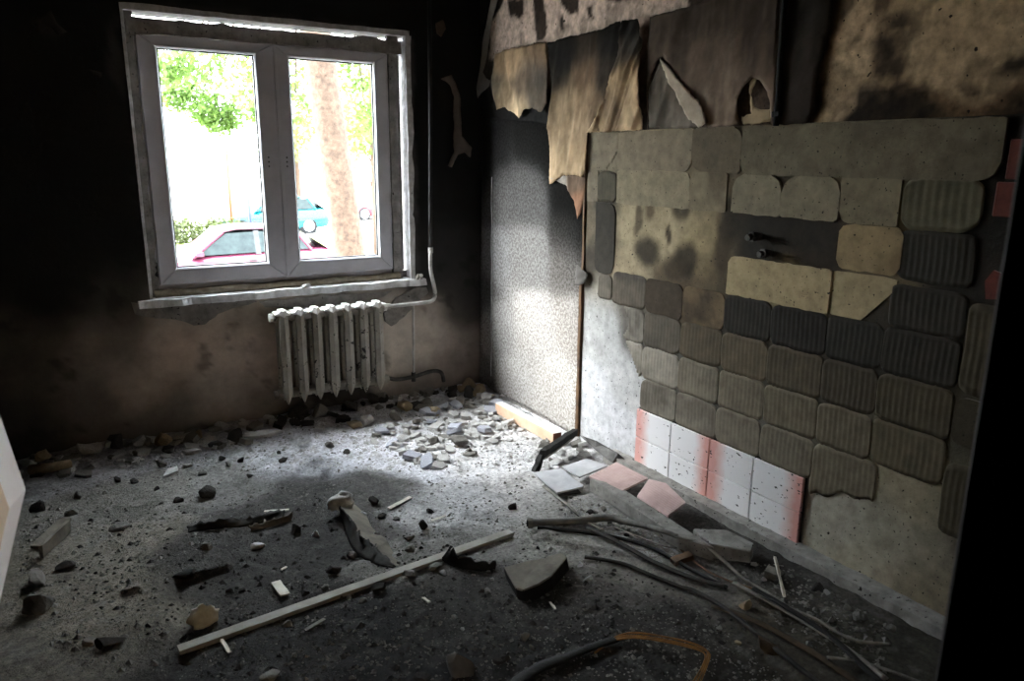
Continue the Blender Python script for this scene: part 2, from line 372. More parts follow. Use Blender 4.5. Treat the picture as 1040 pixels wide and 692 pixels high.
def beam(p0, p1, w, h, seg=1, jit=0, seed=0, up=(0, 0, 1)):
    """rectangular bar between two points (centres of its end faces)"""
    p0, p1 = np.array(p0, float), np.array(p1, float); t = p1 - p0; t /= np.linalg.norm(t)
    s = np.cross(t, up); s /= np.linalg.norm(s); u = np.cross(s, t); R = random.Random(seed); V, Fc = [], []
    for i in range(seg + 1):
        c = p0 + (p1 - p0) * i / seg
        for a, b in ((-1, -1), (1, -1), (1, 1), (-1, 1)):
            V.append(c + s * a * w / 2 + u * b * h / 2 + np.array([R.uniform(-jit, jit) for _ in range(3)]))
    for i in range(seg):
        for k in range(4): Fc.append((i * 4 + k, i * 4 + (k + 1) % 4, i * 4 + 4 + (k + 1) % 4, i * 4 + 4 + k))
    Fc.append((3, 2, 1, 0)); e = seg * 4; Fc.append((e, e + 1, e + 2, e + 3)); return np.array(V), Fc
def hull(P):
    bm = bmesh.new()
    for p in P: bm.verts.new(p)
    r = bmesh.ops.convex_hull(bm, input=bm.verts[:])
    bmesh.ops.delete(bm, geom=[g for g in r['geom_interior'] if isinstance(g, bmesh.types.BMVert)], context='VERTS')
    bm.verts.index_update()
    V = np.array([v.co[:] for v in bm.verts]); Fc = [[v.index for v in f.verts] for f in bm.faces]; bm.free(); return V, Fc
def rock(R, sx, sy, sz, n=13, sub=2):
    """broken lump: a ball chipped flat by random planes, then roughened"""
    bm = bmesh.new(); bmesh.ops.create_icosphere(bm, subdivisions=sub, radius=1); V = np.array([v.co[:] for v in bm.verts]); Fc = [[v.index for v in f.verts] for f in bm.faces]; bm.free()
    for i in range(13):
        d = np.array([R.gauss(0, 1), R.gauss(0, 1), R.gauss(0, 1)]); d /= np.linalg.norm(d); k = R.uniform(.42, .76)
        e = np.maximum(V @ d - k, 0); V = V - e[:, None] * d
    o = R.uniform(0, 50); V = V * (1 + .22 * (fbm(V[:, 0] * 1.3 + o + V[:, 2], V[:, 1] * 1.3 - V[:, 2], 2.2, int(o), 3) - .5))[:, None]
    V = V * np.array([sx, sy, sz]) * 1.12; V[:, 2] = np.maximum(V[:, 2], -sz * .5); V[:, 2] -= V[:, 2].min(); return V, Fc
def shard(R, sx, sy, h):
    n = R.choice((4, 5, 5, 6)); a0 = R.uniform(0, 6.28)
    T = [(math.cos(a0 + 6.283 * i / n + R.uniform(-.3, .3)) * sx * R.uniform(.75, 1.15), math.sin(a0 + 6.283 * i / n + R.uniform(-.2, .2)) * sy * R.uniform(.75, 1.15)) for i in range(n)]
    V = [(x * R.uniform(.86, 1.02), y * R.uniform(.86, 1.02), h * R.uniform(.8, 1.15)) for x, y in T] + [(x, y, 0) for x, y in T]
    return hull(V)
def tri2d(poly, step, warp=0.0, seed=0):
    """triangulated polygon with a torn (jittered) outline"""
    R = random.Random(seed); B = []
    n = len(poly)
    for i in range(n):
        a = np.array(poly[i], float); b = np.array(poly[(i + 1) % n], float); m = max(1, int(np.linalg.norm(b - a) / step))
        for k in range(m):
            q = a + (b - a) * k / m
            if warp: q = q + np.array([R.uniform(-warp, warp), R.uniform(-warp, warp)]) + (np.array([fbm(q[0], q[1], 14, seed, 2), fbm(q[1], q[0], 14, seed + 5, 2)]) - 0.5) * 3 * warp
            B.append(q)
    pts = [Vector((float(q[0]), float(q[1]))) for q in B]; nb = len(pts)
    P = np.array([q[:] for q in pts]); lo, hi = P.min(0), P.max(0)
    gx, gy = np.meshgrid(np.arange(lo[0], hi[0], step), np.arange(lo[1], hi[1], step)); Gp = np.c_[gx.ravel(), gy.ravel()]
    Gp = Gp[inside(Gp, P)]
    if len(Gp):
        keep = np.array([np.min(np.hypot(P[:, 0] - g[0], P[:, 1] - g[1])) > step * 0.6 for g in Gp]); Gp = Gp[keep]
    pts += [Vector((float(g[0]), float(g[1]))) for g in Gp]
    r = delaunay_2d_cdt(pts, [(i, (i + 1) % nb) for i in range(nb)], [], 1, 1e-6)
    return np.array([v[:] for v in r[0]]), [list(f) for f in r[2]]
def grid(us, vs_):
    U, W = np.meshgrid(us, vs_, indexing='ij'); nu, nv = len(us), len(vs_)
    Fc = [(i * nv + j, (i + 1) * nv + j, (i + 1) * nv + j + 1, i * nv + j + 1) for i in range(nu - 1) for j in range(nv - 1)]
    return U.ravel(), W.ravel(), Fc

# ================================================================== FLOOR
R0 = random.Random(4)
edgeL = [F(*p)[:2] for p in ((233, 578), (205, 588), (176, 594), (179, 615), (172, 640), (169, 665), (163, 692), (158, 720))]
crustL = [F(*p)[:2] for p in ((-60, 500), (60, 520), (180, 545), (235, 565))] + edgeL + [F(-60, 760)[:2]]
crustR = [F(*p)[:2] for p in ((600, 480), (570, 520), (540, 548), (585, 558), (620, 563), (655, 577), (690, 592), (730, 620), (775, 652), (820, 690), (860, 720), (1000, 720), (950, 600))]
pitC = [F(*p)[:2] for p in ((250, 480), (330, 476), (395, 488), (418, 500), (395, 520), (370, 535), (405, 560), (330, 580), (230, 570), (235, 530), (180, 520))]
def polymask(P, poly, soft=0.02, warp=0.03, f=9, seed=3):
    Q = P + (np.c_[fbm(P[:, 0], P[:, 1], f, seed), fbm(P[:, 0], P[:, 1], f, seed + 40)] - 0.5) * 2.4 * warp
    m = np.zeros(len(P))
    for dx, dy in ((0, 0), (soft, 0), (-soft, 0), (0, soft), (0, -soft), (.7 * soft, .7 * soft), (-.7 * soft, .7 * soft), (.7 * soft, -.7 * soft), (-.7 * soft, -.7 * soft)):
        m += inside(Q + np.array([dx, dy]), poly)
    return m / 9
def floor_h(x, y):
    P = np.c_[np.atleast_1d(x).astype(float), np.atleast_1d(y).astype(float)]
    h = (fbm(P[:, 0], P[:, 1], 3.2, 1) - 0.5) * 0.022 + (fbm(P[:, 0], P[:, 1], 14, 2, 4) - 0.5) * 0.022
    h += polymask(P, crustL, 0.006, 0.02) * 0.028 + polymask(P, crustR, 0.006, 0.02, seed=8) * 0.016
    h -= polymask(P, pitC, 0.012, 0.03, seed=5) * 0.008
    wallD = BY - P[:, 1]
    h += np.exp(-(wallD / 0.22) ** 2) * 0.035 * (0.5 + fbm(P[:, 0], P[:, 1], 5, 11))
    return h
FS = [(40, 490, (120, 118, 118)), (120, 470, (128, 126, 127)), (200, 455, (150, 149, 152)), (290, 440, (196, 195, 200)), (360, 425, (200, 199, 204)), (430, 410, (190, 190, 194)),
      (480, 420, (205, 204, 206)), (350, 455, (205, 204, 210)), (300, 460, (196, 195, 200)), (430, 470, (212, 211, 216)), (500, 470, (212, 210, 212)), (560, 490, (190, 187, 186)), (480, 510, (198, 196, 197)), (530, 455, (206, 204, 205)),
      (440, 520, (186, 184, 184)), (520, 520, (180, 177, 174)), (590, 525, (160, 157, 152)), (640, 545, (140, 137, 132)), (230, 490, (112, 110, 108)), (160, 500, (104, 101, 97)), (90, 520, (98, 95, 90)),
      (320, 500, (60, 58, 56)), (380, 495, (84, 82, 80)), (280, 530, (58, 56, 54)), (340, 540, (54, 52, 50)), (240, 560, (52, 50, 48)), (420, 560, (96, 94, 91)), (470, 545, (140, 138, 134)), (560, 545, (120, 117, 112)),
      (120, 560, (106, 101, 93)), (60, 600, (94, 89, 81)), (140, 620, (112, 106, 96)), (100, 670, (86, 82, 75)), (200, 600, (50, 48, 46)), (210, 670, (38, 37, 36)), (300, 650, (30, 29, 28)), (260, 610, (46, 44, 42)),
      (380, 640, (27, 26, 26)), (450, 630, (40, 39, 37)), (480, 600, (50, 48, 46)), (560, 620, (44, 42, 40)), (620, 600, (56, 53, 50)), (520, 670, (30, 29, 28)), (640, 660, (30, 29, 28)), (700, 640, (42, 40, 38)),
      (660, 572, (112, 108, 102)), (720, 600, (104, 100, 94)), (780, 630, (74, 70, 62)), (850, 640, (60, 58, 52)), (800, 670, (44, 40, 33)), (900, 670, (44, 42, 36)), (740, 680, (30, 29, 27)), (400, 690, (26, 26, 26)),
      (700, 560, (120, 117, 112)), (600, 470, (200, 198, 198)), (690, 535, (52, 50, 48)), (720, 562, (40, 38, 37)), (755, 580, (38, 36, 34)), (655, 512, (66, 64, 62)), (800, 598, (44, 42, 40)), (840, 615, (60, 58, 54)), (620, 548, (118, 114, 109))]  # dark samples between plank and plinth paint the shadow there
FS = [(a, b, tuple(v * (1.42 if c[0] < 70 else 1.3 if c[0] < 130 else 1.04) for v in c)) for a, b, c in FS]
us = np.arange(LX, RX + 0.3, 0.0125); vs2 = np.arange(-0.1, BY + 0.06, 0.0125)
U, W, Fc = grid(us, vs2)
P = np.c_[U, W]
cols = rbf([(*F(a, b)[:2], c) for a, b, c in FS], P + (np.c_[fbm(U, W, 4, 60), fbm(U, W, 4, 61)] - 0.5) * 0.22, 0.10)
# soot trampled in blotches over the dust, pale dust over the soot, the trail through the dust by the radiator
bl = sst(0.58, 0.70, fbm(U, W, 9, 70, 5)); cols *= (1 - 0.25 * bl)[:, None]
bl = sst(0.60, 0.74, fbm(U, W, 22, 75, 4)); cols = cols * (1 - 0.5 * bl)[:, None] + bl[:, None] * 0.5 * lin((150, 147, 142))[None] * (0.3 + cols.mean(1) * 1.6)[:, None]
trail = np.zeros(len(P))
for (a, b, r) in ((300, 445, .03), (306, 452, .035), (312, 460, .03), (318, 470, .05), (324, 480, .06)):
    c = F(a, b)[:2]; trail = np.maximum(trail, np.exp(-((U - c[0]) ** 2 + (W - c[1]) ** 2) / (2 * r * r)))
trail *= sst(0.35, 0.6, fbm(U, W, 14, 90)); cols = cols * (1 - 0.75 * trail)[:, None]
pm = polymask(P, pitC, 0.012, 0.05, seed=5); cols = cols * (1 - 0.30 * pm)[:, None]
c = F(468, 543)[:2]; k = np.exp(-(((U - c[0]) / .07) ** 2 + ((W - c[1]) / .05) ** 2)) * sst(.35, .55, fbm(U, W, 18, 31)); cols = cols * (1 - 0.6 * k)[:, None]
tx = .70 + .6 * fbm(U, W, 34, 141, 3); cols *= tx[:, None]
H = floor_h(U, W)
HG = H.reshape(len(us), len(vs2)); HX0, HY0 = us[0], vs2[0]
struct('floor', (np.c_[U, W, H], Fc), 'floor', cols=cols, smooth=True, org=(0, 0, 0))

# ================================================================== WINDOW WALL
WX0, WX1, WZ0, WZ1 = 0.430, 1.955, 0.800, 2.262     # hole in the wall
us = np.unique(np.round(np.concatenate([np.arange(LX, RX + 0.01, 0.02), [WX0, WX1, RX]]), 4)); vs2 = np.unique(np.round(np.concatenate([np.arange(0, CZ, 0.02), [WZ0, WZ1, CZ]]), 4))
U, W, Fc = grid(us, vs2)
cu = [(us[i], us[i + 1]) for i in range(len(us) - 1)]; nv = len(vs2)
keep = []
for f in Fc:
    mx_ = (U[f[0]] + U[f[2]]) / 2; mz_ = (W[f[0]] + W[f[2]]) / 2
    if not (WX0 < mx_ < WX1 and WZ0 < mz_ < WZ1): keep.append(f[::-1])
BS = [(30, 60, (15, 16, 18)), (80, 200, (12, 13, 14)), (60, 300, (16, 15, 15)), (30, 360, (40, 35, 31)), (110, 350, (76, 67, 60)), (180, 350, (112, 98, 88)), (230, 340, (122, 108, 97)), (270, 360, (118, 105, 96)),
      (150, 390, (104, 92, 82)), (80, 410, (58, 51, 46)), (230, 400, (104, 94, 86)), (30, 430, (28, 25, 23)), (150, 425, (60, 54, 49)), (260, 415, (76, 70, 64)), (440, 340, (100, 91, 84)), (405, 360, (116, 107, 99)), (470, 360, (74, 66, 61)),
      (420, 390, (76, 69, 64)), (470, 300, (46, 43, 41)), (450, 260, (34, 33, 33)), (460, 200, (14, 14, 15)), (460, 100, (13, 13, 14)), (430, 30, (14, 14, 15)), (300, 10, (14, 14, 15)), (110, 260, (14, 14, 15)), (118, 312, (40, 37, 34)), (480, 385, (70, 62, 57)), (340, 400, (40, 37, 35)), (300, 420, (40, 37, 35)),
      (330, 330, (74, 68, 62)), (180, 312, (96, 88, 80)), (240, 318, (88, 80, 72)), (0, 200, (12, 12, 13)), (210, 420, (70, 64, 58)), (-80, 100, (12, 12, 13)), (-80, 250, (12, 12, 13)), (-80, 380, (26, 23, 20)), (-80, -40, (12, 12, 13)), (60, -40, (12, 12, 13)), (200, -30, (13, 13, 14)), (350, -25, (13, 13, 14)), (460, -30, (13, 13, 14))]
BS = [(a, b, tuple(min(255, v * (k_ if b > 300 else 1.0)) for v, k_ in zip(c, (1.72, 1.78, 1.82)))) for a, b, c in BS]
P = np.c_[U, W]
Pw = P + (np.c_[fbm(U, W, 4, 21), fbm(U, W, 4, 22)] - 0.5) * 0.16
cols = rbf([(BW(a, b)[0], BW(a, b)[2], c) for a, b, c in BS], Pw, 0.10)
bl = sst(0.62, 0.72, fbm(U, W, 8, 33, 5)); cols *= (1 - 0.5 * bl)[:, None]
# bare grey plaster shoulders beside the window where the soot flaked off
for poly, c in (([(122, 15), (112, 30), (113, 80), (122, 95), (134, 140), (150, 290), (120, 30)], (58, 58, 60)), ([(418, 35), (421, 45), (420, 120), (424, 150), (424, 290), (412, 290), (411, 60)], (64, 62, 62)), ([(30, 18), (55, 12), (70, 35), (45, 38)], (40, 38, 36)), ([(150, 2), (215, 8), (330, 22), (400, 28), (400, 34), (260, 24), (150, 12)], (46, 46, 48))):
    m = polymask(P, [(BW(*q)[0], BW(*q)[2]) for q in poly], 0.012, 0.03); cols = cols * (1 - m)[:, None] + m[:, None] * lin(c)
dep = (fbm(U, W, 5, 9) - 0.5) * 0.012
dep[(np.abs(U - WX0) < .03) | (np.abs(U - WX1) < .03) | (np.abs(W - WZ0) < .03) | (np.abs(W - WZ1) < .03)] *= 0.3
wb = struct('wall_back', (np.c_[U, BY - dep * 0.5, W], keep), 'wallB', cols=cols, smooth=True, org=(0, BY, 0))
# the reveal: inner dirty band and the outer masonry reveal
def rev(y0, y1, a):
    x0, x1, z0, z1 = WX0 - a * 0, WX1, WZ0, WZ1
    V = np.array([(x0, y0, z0), (x1, y0, z0), (x1, y0, z1), (x0, y0, z1), (x0, y1, z0), (x1, y1, z0), (x1, y1, z1), (x0, y1, z1)])
    return V, [(0, 1, 5, 4), (1, 2, 6, 5), (2, 3, 7, 6), (3, 0, 4, 7)]
mk('reveal', rev(BY - 0.004, BY + 0.17, 0), 'plaster_w', wb, org=(1.2, BY, 0.8))
mk('frame_packing', join(box(WX0 + .006, .462, BY + .095, BY + .15, WZ0 - .03, WZ1 - .02), box(1.862, WX1 - .026, BY + .095, BY + .15, WZ0 - .03, WZ1 - .02), box(WX0, WX1, BY + .095, BY + .15, 2.168, WZ1 - .020), box(WX0, WX1, BY + .095, BY + .15, WZ0 - .03, .842)), 'plaster_g', wb, org=(1.2, BY, .8))  # slots left open at top and sides so daylight brightens the reveal
mk('outer_masonry', join(box(LX - .4, WX0, BY + .13, BY + .175, -1.3, CZ + 3), box(WX1, RX + .6, BY + .13, BY + .175, -1.3, CZ + 3), box(WX0, WX1, BY + .13, BY + .175, -1.3, WZ0), box(WX0, WX1, BY + .13, BY + .175, WZ1, CZ + 3)), 'concrete_out', wb, org=(1.2, BY, 0))
# ragged plaster lips round the opening
def ragged(p0, p1, w, d, n, seed, axis):
    """strip from p0 to p1 along the wall face: uneven width w, proud by d"""
    R = random.Random(seed); V, Fc = [], []; p0 = np.array(p0, float); p1 = np.array(p1, float)
    s = np.array([0, 0, 1.0]) if axis == 'x' else np.array([1.0, 0, 0])
    for i in range(n + 1):
        c = p0 + (p1 - p0) * i / n; a = w * (.55 + .7 * float(fbm(i * .5, seed * 7.3, .45, seed, 3))) ; b = w * (.2 + .3 * float(fbm(i * .5, seed * 3.1, .5, seed + 3, 3))); dd = d * (.6 + .7 * float(fbm(i * .5, seed * 5.1, .5, seed + 5, 3)))
        for (q, y) in ((-b, 0.0), (-b, -dd), (a, -dd * .8), (a, 0.0)):
            V.append(c + s * q + np.array([0, y, 0]) + np.array([0, R.uniform(-.002, .002), 0]))
    for i in range(n):
        for k in range(4): Fc.append((i * 4 + k, i * 4 + (k + 1) % 4, i * 4 + 4 + (k + 1) % 4, i * 4 + 4 + k))
    Fc += [(3, 2, 1, 0), (n * 4, n * 4 + 1, n * 4 + 2, n * 4 + 3)]
    return np.array(V), Fc
mk('plaster_lip', ragged((WX0 - .01, BY + .01, WZ1 + .004), (WX1 + .01, BY + .01, WZ1 + .006), .024, .022, 60, 1, 'x'), 'plaster_w', wb)
mk('plaster_lip', ragged((WX0 - .006, BY + .01, WZ0), (WX0 - .006, BY + .01, WZ1), .012, .018, 50, 2, 'z'), 'plaster_w', wb)
mk('plaster_lip', ragged((WX1 - .004, BY + .02, WZ0), (WX1 - .004, BY + .02, WZ1), .030, .03, 50, 3, 'z'), 'plaster_w', wb)
# torn foam and skim between frame and reveal
mk('mounting_foam', ragged((.45, BY + .075, 2.176), (1.93, BY + .075, 2.184), .06, .045, 70, 4, 'x'), 'plaster_g', wb)
mk('mounting_foam', ragged((WX0 + .002, BY + .08, WZ0), (WX0 + .006, BY + .08, WZ1), .05, .03, 60, 5, 'z'), 'plaster_g', wb)
mk('mounting_foam', ragged((1.868, BY + .08, WZ0), (1.868, BY + .08, WZ1), .05, .03, 60, 6, 'z'), 'plaster_g', wb)
mk('mounting_foam', join(tube([(.45 + 1.44 * i / 40, BY + .052 + .004 * math.sin(i), .815 + .004 * math.sin(i * .7)) for i in range(41)], .024, 8, rough=.12, seed=3)), 'foam', wb, smooth=True)
# patched plaster shards on the wall below the sill
def shard_on(poly, name, m, t, seed, wf=BW, base=BY, axis=1, parent=wb):
    q = [wf(*p) for p in poly]; idx = (0, 2) if axis == 1 else (1, 2)
    V2, T = tri2d([(p[idx[0]], p[idx[1]]) for p in q], 0.03, 0.005, seed)
    n = len(V2); th = t * (0.6 + 0.7 * fbm(V2[:, 0], V2[:, 1], 14, seed))
    if axis == 1: A = np.c_[V2[:, 0], base - th, V2[:, 1]]; B = np.c_[V2[:, 0], np.full(n, base + .004), V2[:, 1]]
    else: A = np.c_[base - th, V2[:, 0], V2[:, 1]]; B = np.c_[np.full(n, base + .004), V2[:, 0], V2[:, 1]]
    ec = {}
    for f in T:
        for i in range(3): e = (f[i], f[(i + 1) % 3]); ec[e] = 1
    sk = [(a, b) for a, b in ec if (b, a) not in ec]
    fl = [tuple(f) for f in T] + [tuple(n + i for i in f[::-1]) for f in T] + [(b, a, n + a, n + b) for a, b in sk]
    return mk(name, (np.vstack([A, B]), fl), m, parent)
shard_on([(134, 308), (180, 306), (245, 304), (262, 306), (240, 312), (222, 318), (207, 330), (196, 331), (180, 324), (150, 323), (135, 318)], 'plaster_patch', 'plaster_g', .016, 1)
shard_on([(262, 306), (330, 300), (372, 298), (398, 296), (385, 303), (360, 311), (320, 313), (270, 312)], 'plaster_patch', 'plaster_g', .012, 2)
shard_on([(389, 318), (402, 302), (424, 292), (432, 291), (434, 296), (427, 303), (412, 318), (397, 331), (390, 326)], 'plaster_patch', 'plaster_g', .022, 3)
# sill: broken plaster ledge
sv = ragged((.36, BY + .02, .772), (2.03, BY + .02, .772), .030, .075, 70, 9, 'x')
sill = struct('trim_1', sv, 'plaster_w', org=(1.2, BY, .75))
mk('sill_crumb', rock(random.Random(3), .03, .02, .02), 'plaster_w', sill, org=(0, 0, 0)).location = (0.06, -0.035, 0.05)
mk('sill_crumb', rock(random.Random(5), .016, .02, .03), 'plaster_g', sill, org=(0, 0, 0)).location = (0.80, -0.035, 0.05)
mk('sill_crumb', rock(random.Random(6), .014, .014, .03), 'plaster_g', sill, org=(0, 0, 0)).location = (0.77, -0.045, 0.05)
# wallpaper scraps still stuck near the corner
def sheet_on(name, poly, colf, mat_, step=.02, warp=.004, fold=None, eps=.003, wf=BW, axis=1, parent=None, seed=0, thick=.0015):
    q = [wf(*p) for p in poly]; idx = (0, 2) if axis == 1 else (1, 2)
    V2, T = tri2d([(p[idx[0]], p[idx[1]]) for p in q], step, warp, seed)
    off = eps + (fold(V2[:, 0], V2[:, 1]) if fold is not None else 0.0) + 0 * V2[:, 0]
    V = np.c_[V2[:, 0], BY - off, V2[:, 1]] if axis == 1 else np.c_[RX - off, V2[:, 0], V2[:, 1]]
    cc = colf(V2[:, 0], V2[:, 1]) if callable(colf) else np.tile(lin(colf), (len(V2), 1))
    if axis == 1: T = [f[::-1] for f in T]
    o = mk(name, (V, T), mat_, parent, smooth=True, cols=cc)
    s = o.modifiers.new('thickness', 'SOLIDIFY'); s.thickness = thick; s.offset = 1; return o
sheet_on('wallpaper_scrap', [(446, 80), (457, 76), (463, 90), (466, 102), (467, 138), (478, 150), (476, 160), (470, 155), (463, 157), (457, 170), (453, 168), (459, 154), (459, 98), (455, 86)], (112, 104, 98), 'paper', .015, .002,
         lambda u, w: .012 + .02 * fbm(u, w, 12, 4), parent=wb, seed=4)
sheet_on('wallpaper_scrap', [(441, 24), (449, 20), (452, 30), (447, 38), (442, 34)], (96, 84, 74), 'paper', .015, .002, lambda u, w: .008 + .01 * fbm(u, w, 12, 5), parent=wb, seed=5)
sheet_on('wallpaper_scrap', [(34, 22), (46, 17), (52, 11), (58, 24), (68, 33), (58, 36), (50, 26), (40, 36)], (52, 50, 48), 'paper', .02, .003, lambda u, w: .006 + .01 * fbm(u, w, 12, 6), parent=wb, seed=6)
sheet_on('wallpaper_scrap', [(90, 70), (104, 74), (103, 79), (92, 76)], (46, 44, 42), 'paper', .02, .002, lambda u, w: .006 + .01 * fbm(u, w, 12, 7), parent=wb, seed=7)

# ================================================================== WINDOW
FYW = BY + .075       # inner face of the frame
win = tag(thing('window_1', None, None, (1.17, FYW, .83)), kind='structure')
def rect_frame(x0, x1, z0, z1, w, y0, y1, wb_=None):
    """four mitred bars, each one bevelled"""
    wb_ = wb_ or w; out = []
    o = [(x0, z0), (x1, z0), (x1, z1), (x0, z1)]; i = [(x0 + w, z0 + wb_), (x1 - w, z0 + wb_), (x1 - w, z1 - w), (x0 + w, z1 - w)]
    for k in range(4):
        q = [o[k], o[(k + 1) % 4], i[(k + 1) % 4], i[k]]
        out.append(bev(extr([(a, y0, b) for a, b in q], (0, y1 - y0, 0)), .004))
    return out
for b in rect_frame(.455, 1.868, .832, 2.176, .055, FYW + .004, FYW + .07): mk('frame_bar', b, 'pvc', win)
for n_, (x0, x1, gx0, gx1) in enumerate(((.485, 1.176, .572, 1.075), (1.178, 1.852, 1.253, 1.766))):
    s = thing('sash', None, None); s.parent = win; s.location = (0, 0, 0)
    # sash as a part: an empty would be a third level, so bars hang directly on the window
    bpy.data.objects.remove(s)
    zz0, zz1, gz0, gz1 = .862, 2.160, .946, 2.104
    o = [(x0, zz0), (x1, zz0), (x1, zz1), (x0, zz1)]; i = [(gx0, gz0), (gx1, gz0), (gx1, gz1), (gx0, gz1)]
    bars = [bev(extr([(a, FYW - .016, b) for a, b in (o[k], o[(k + 1) % 4], i[(k + 1) % 4], i[k])], (0, .06, 0)), .005) for k in range(4)]
    sash = mk('sash', join(*bars), 'pvc', win)
    bd = [extr([(a, FYW - .020, b) for a, b in ((i[k][0], i[k][1]), i[(k + 1) % 4], (i[(k + 1) % 4][0] + (.007 if k in (1 - 1 + 2, 3) and False else 0), i[(k + 1) % 4][1]), i[k])][:2] + [(i[(k + 1) % 4][0] + (-.007 if i[(k + 1) % 4][0] > (gx0 + gx1) / 2 else .007), FYW - .014, i[(k + 1) % 4][1] + (-.007 if i[(k + 1) % 4][1] > 1.5 else .007)), (i[k][0] + (-.007 if i[k][0] > (gx0 + gx1) / 2 else .007), FYW - .014, i[k][1] + (-.007 if i[k][1] > 1.5 else .007))], (0, .014, 0)) for k in range(4)]
    mk('glazing_bead', join(*bd), 'bead', sash)
    gk = []
    for k in range(4):
        def ins(p, d): return (p[0] + (-d if p[0] > (gx0 + gx1) / 2 else d), p[1] + (-d if p[1] > 1.5 else d))
        a, b = ins(i[k], .006), ins(i[(k + 1) % 4], .006); c_, d_ = ins(i[(k + 1) % 4], .014), ins(i[k], .014)
        gk.append(extr([(q[0], FYW + .000, q[1]) for q in (a, b, c_, d_)], (0, .012, 0)))
    mk('gasket', join(*gk), 'gasket', sash)
    mk('glass_pane', box(gx0 - .01, gx1 + .01, FYW + .014, FYW + .018, gz0 - .01, gz1 + .01), 'glass', sash)
    hx = 1.158 if n_ == 0 else 1.235
    hx = BW(273 if n_ == 0 else 291.5, 163, FYW - .017)[0]
    for q in range(3):
        zc = BW(282, 160 + q * 4.5, FYW)[2]
        mk('handle_hole', tube([(hx, FYW - .0175, zc), (hx, FYW - .010, zc)], .0048, 8), 'gasket', sash)
for hx, hz, hh in ((.470, .90, .09), (1.858, .93, .10)):
    mk('hinge', bev(box(hx - .010, hx + .010, FYW - .018, FYW + .008, hz, hz + hh), .003), 'gasket', win)
mk('divider_bead', bev(box(1.172, 1.190, FYW - .020, FYW - .010, .862, 2.160), .002), 'pvc', win)

# ================================================================== RIGHT WALL
SX = RX - 0.012                                            # face of the screed under the tiles
us = np.arange(FY - .16, BY + .011, 0.0135); vs2 = np.linspace(0, CZ + .02, 192)
U, W, Fc = grid(us, vs2); P = np.c_[U, W]
def rw2(p): q = RW(*p); return (q[1], q[2])
RS = [(495, 10, (44, 40, 38)), (515, 45, (80, 72, 68)), (560, 20, (120, 104, 96)), (640, 20, (120, 102, 92)), (690, 10, (64, 55, 49)), (740, 20, (58, 50, 45)), (700, 70, (86, 74, 65)), (750, 70, (84, 71, 62)), (760, 110, (92, 78, 66)),
      (820, 40, (52, 43, 36)), (830, 100, (64, 52, 43)), (860, 60, (130, 110, 88)), (900, 40, (80, 64, 50)), (960, 40, (140, 118, 92)), (1020, 30, (136, 112, 86)), (1000, 70, (140, 116, 88)), (900, 100, (46, 34, 25)), (960, 90, (130, 104, 74)), (1010, 105, (96, 66, 38)), (1040, 100, (50, 38, 28)),
      (520, 90, (30, 28, 27)), (600, 60, (34, 31, 29)), (560, 150, (30, 29, 28)), (500, 160, (26, 26, 26)), (540, 300, (120, 116, 112)), (540, 420, (170, 166, 162)), (1030, 300, (30, 28, 25)), (1030, 500, (24, 22, 20)), (900, 300, (60, 56, 48)), (800, 300, (60, 56, 48)), (700, 300, (60, 56, 48))]
Pw = P + (np.c_[fbm(U, W, 4, 121), fbm(U, W, 4, 122)] - 0.5) * 0.14
cols = rbf([(*rw2((a, b)), c) for a, b, c in RS], Pw, 0.10)
def paint(cols, P, poly, c, soft=.01, warp=.03, f=9, seed=3, k=1.0):
    m = polymask(P, [rw2(q) for q in poly], soft, warp, f, seed) * k; return cols * (1 - m)[:, None] + m[:, None] * lin(c)
pinks = (200, 178, 165)
cols = paint(cols, P, [(496, 62), (500, 20), (512, 0), (560, -20), (720, -20), (700, 8), (690, 20), (640, 30), (610, 38), (575, 40), (545, 45), (520, 52), (505, 58)], pinks, .008, .03)
# drips and flaked holes in the pink plaster
for poly in ([(515, 0), (530, 0), (532, 14), (526, 22), (518, 18)], [(540, -5), (552, -5), (556, 30), (552, 40), (545, 44), (543, 20)], [(565, -10), (590, -10), (586, 14), (578, 16), (570, 8)], [(596, 5), (602, 4), (603, 20), (598, 18)], [(568, 20), (572, 18), (574, 30), (569, 30)], [(690, -10), (720, -10), (700, 12)], [(610, -12), (650, -12), (640, 0), (615, 2)]):
    cols = paint(cols, P, poly, (58, 48, 42), .006, .02, 14, 7)
# pale heat-bleached plaster on the right
cols = paint(cols, P, [(880, -20), (886, 15), (888, 60), (882, 90), (862, 120), (850, 126), (830, 125), (832, 95), (845, 55), (855, 25), (866, -5)], (196, 168, 136), .012, .04)
cols = paint(cols, P, [(910, -20), (1060, -20), (1060, 60), (1020, 85), (960, 92), (935, 85), (925, 60), (905, 40), (902, 25), (912, 10)], (188, 161, 128), .02, .07, 6, 12)
cols = paint(cols, P, [(885, 80), (900, 70), (905, 85), (894, 106), (886, 100)], (186, 158, 122), .01, .03)
for poly in ([(852, 36), (872, 32), (870, 44), (853, 45)], [(862, 95), (890, 92), (935, 88), (955, 110), (952, 125), (860, 124)], [(905, 20), (928, 15), (925, 35), (905, 42)], [(978, 88), (1000, 82), (1004, 100), (985, 104)], [(1014, 60), (1050, 50), (1050, 80), (1020, 74)], [(1015, 110), (1050, 95), (1050, 130), (1015, 124)], [(890, 45), (912, 40), (905, 72), (895, 66)]):
    cols = paint(cols, P, poly, (34, 26, 19), .02, .05, 9, 17, .9)
cols = paint(cols, P, [(800, -20), (850, -20), (838, 60), (828, 120), (800, 125)], (48, 39, 33), .02, .03, 9, 19, .7)
bl = sst(0.56, 0.62, fbm(U, W * .8, 9, 133, 5)); cols *= (1 - 0.4 * bl)[:, None]
dep = (fbm(U, W, 4, 109) - 0.5) * 0.010
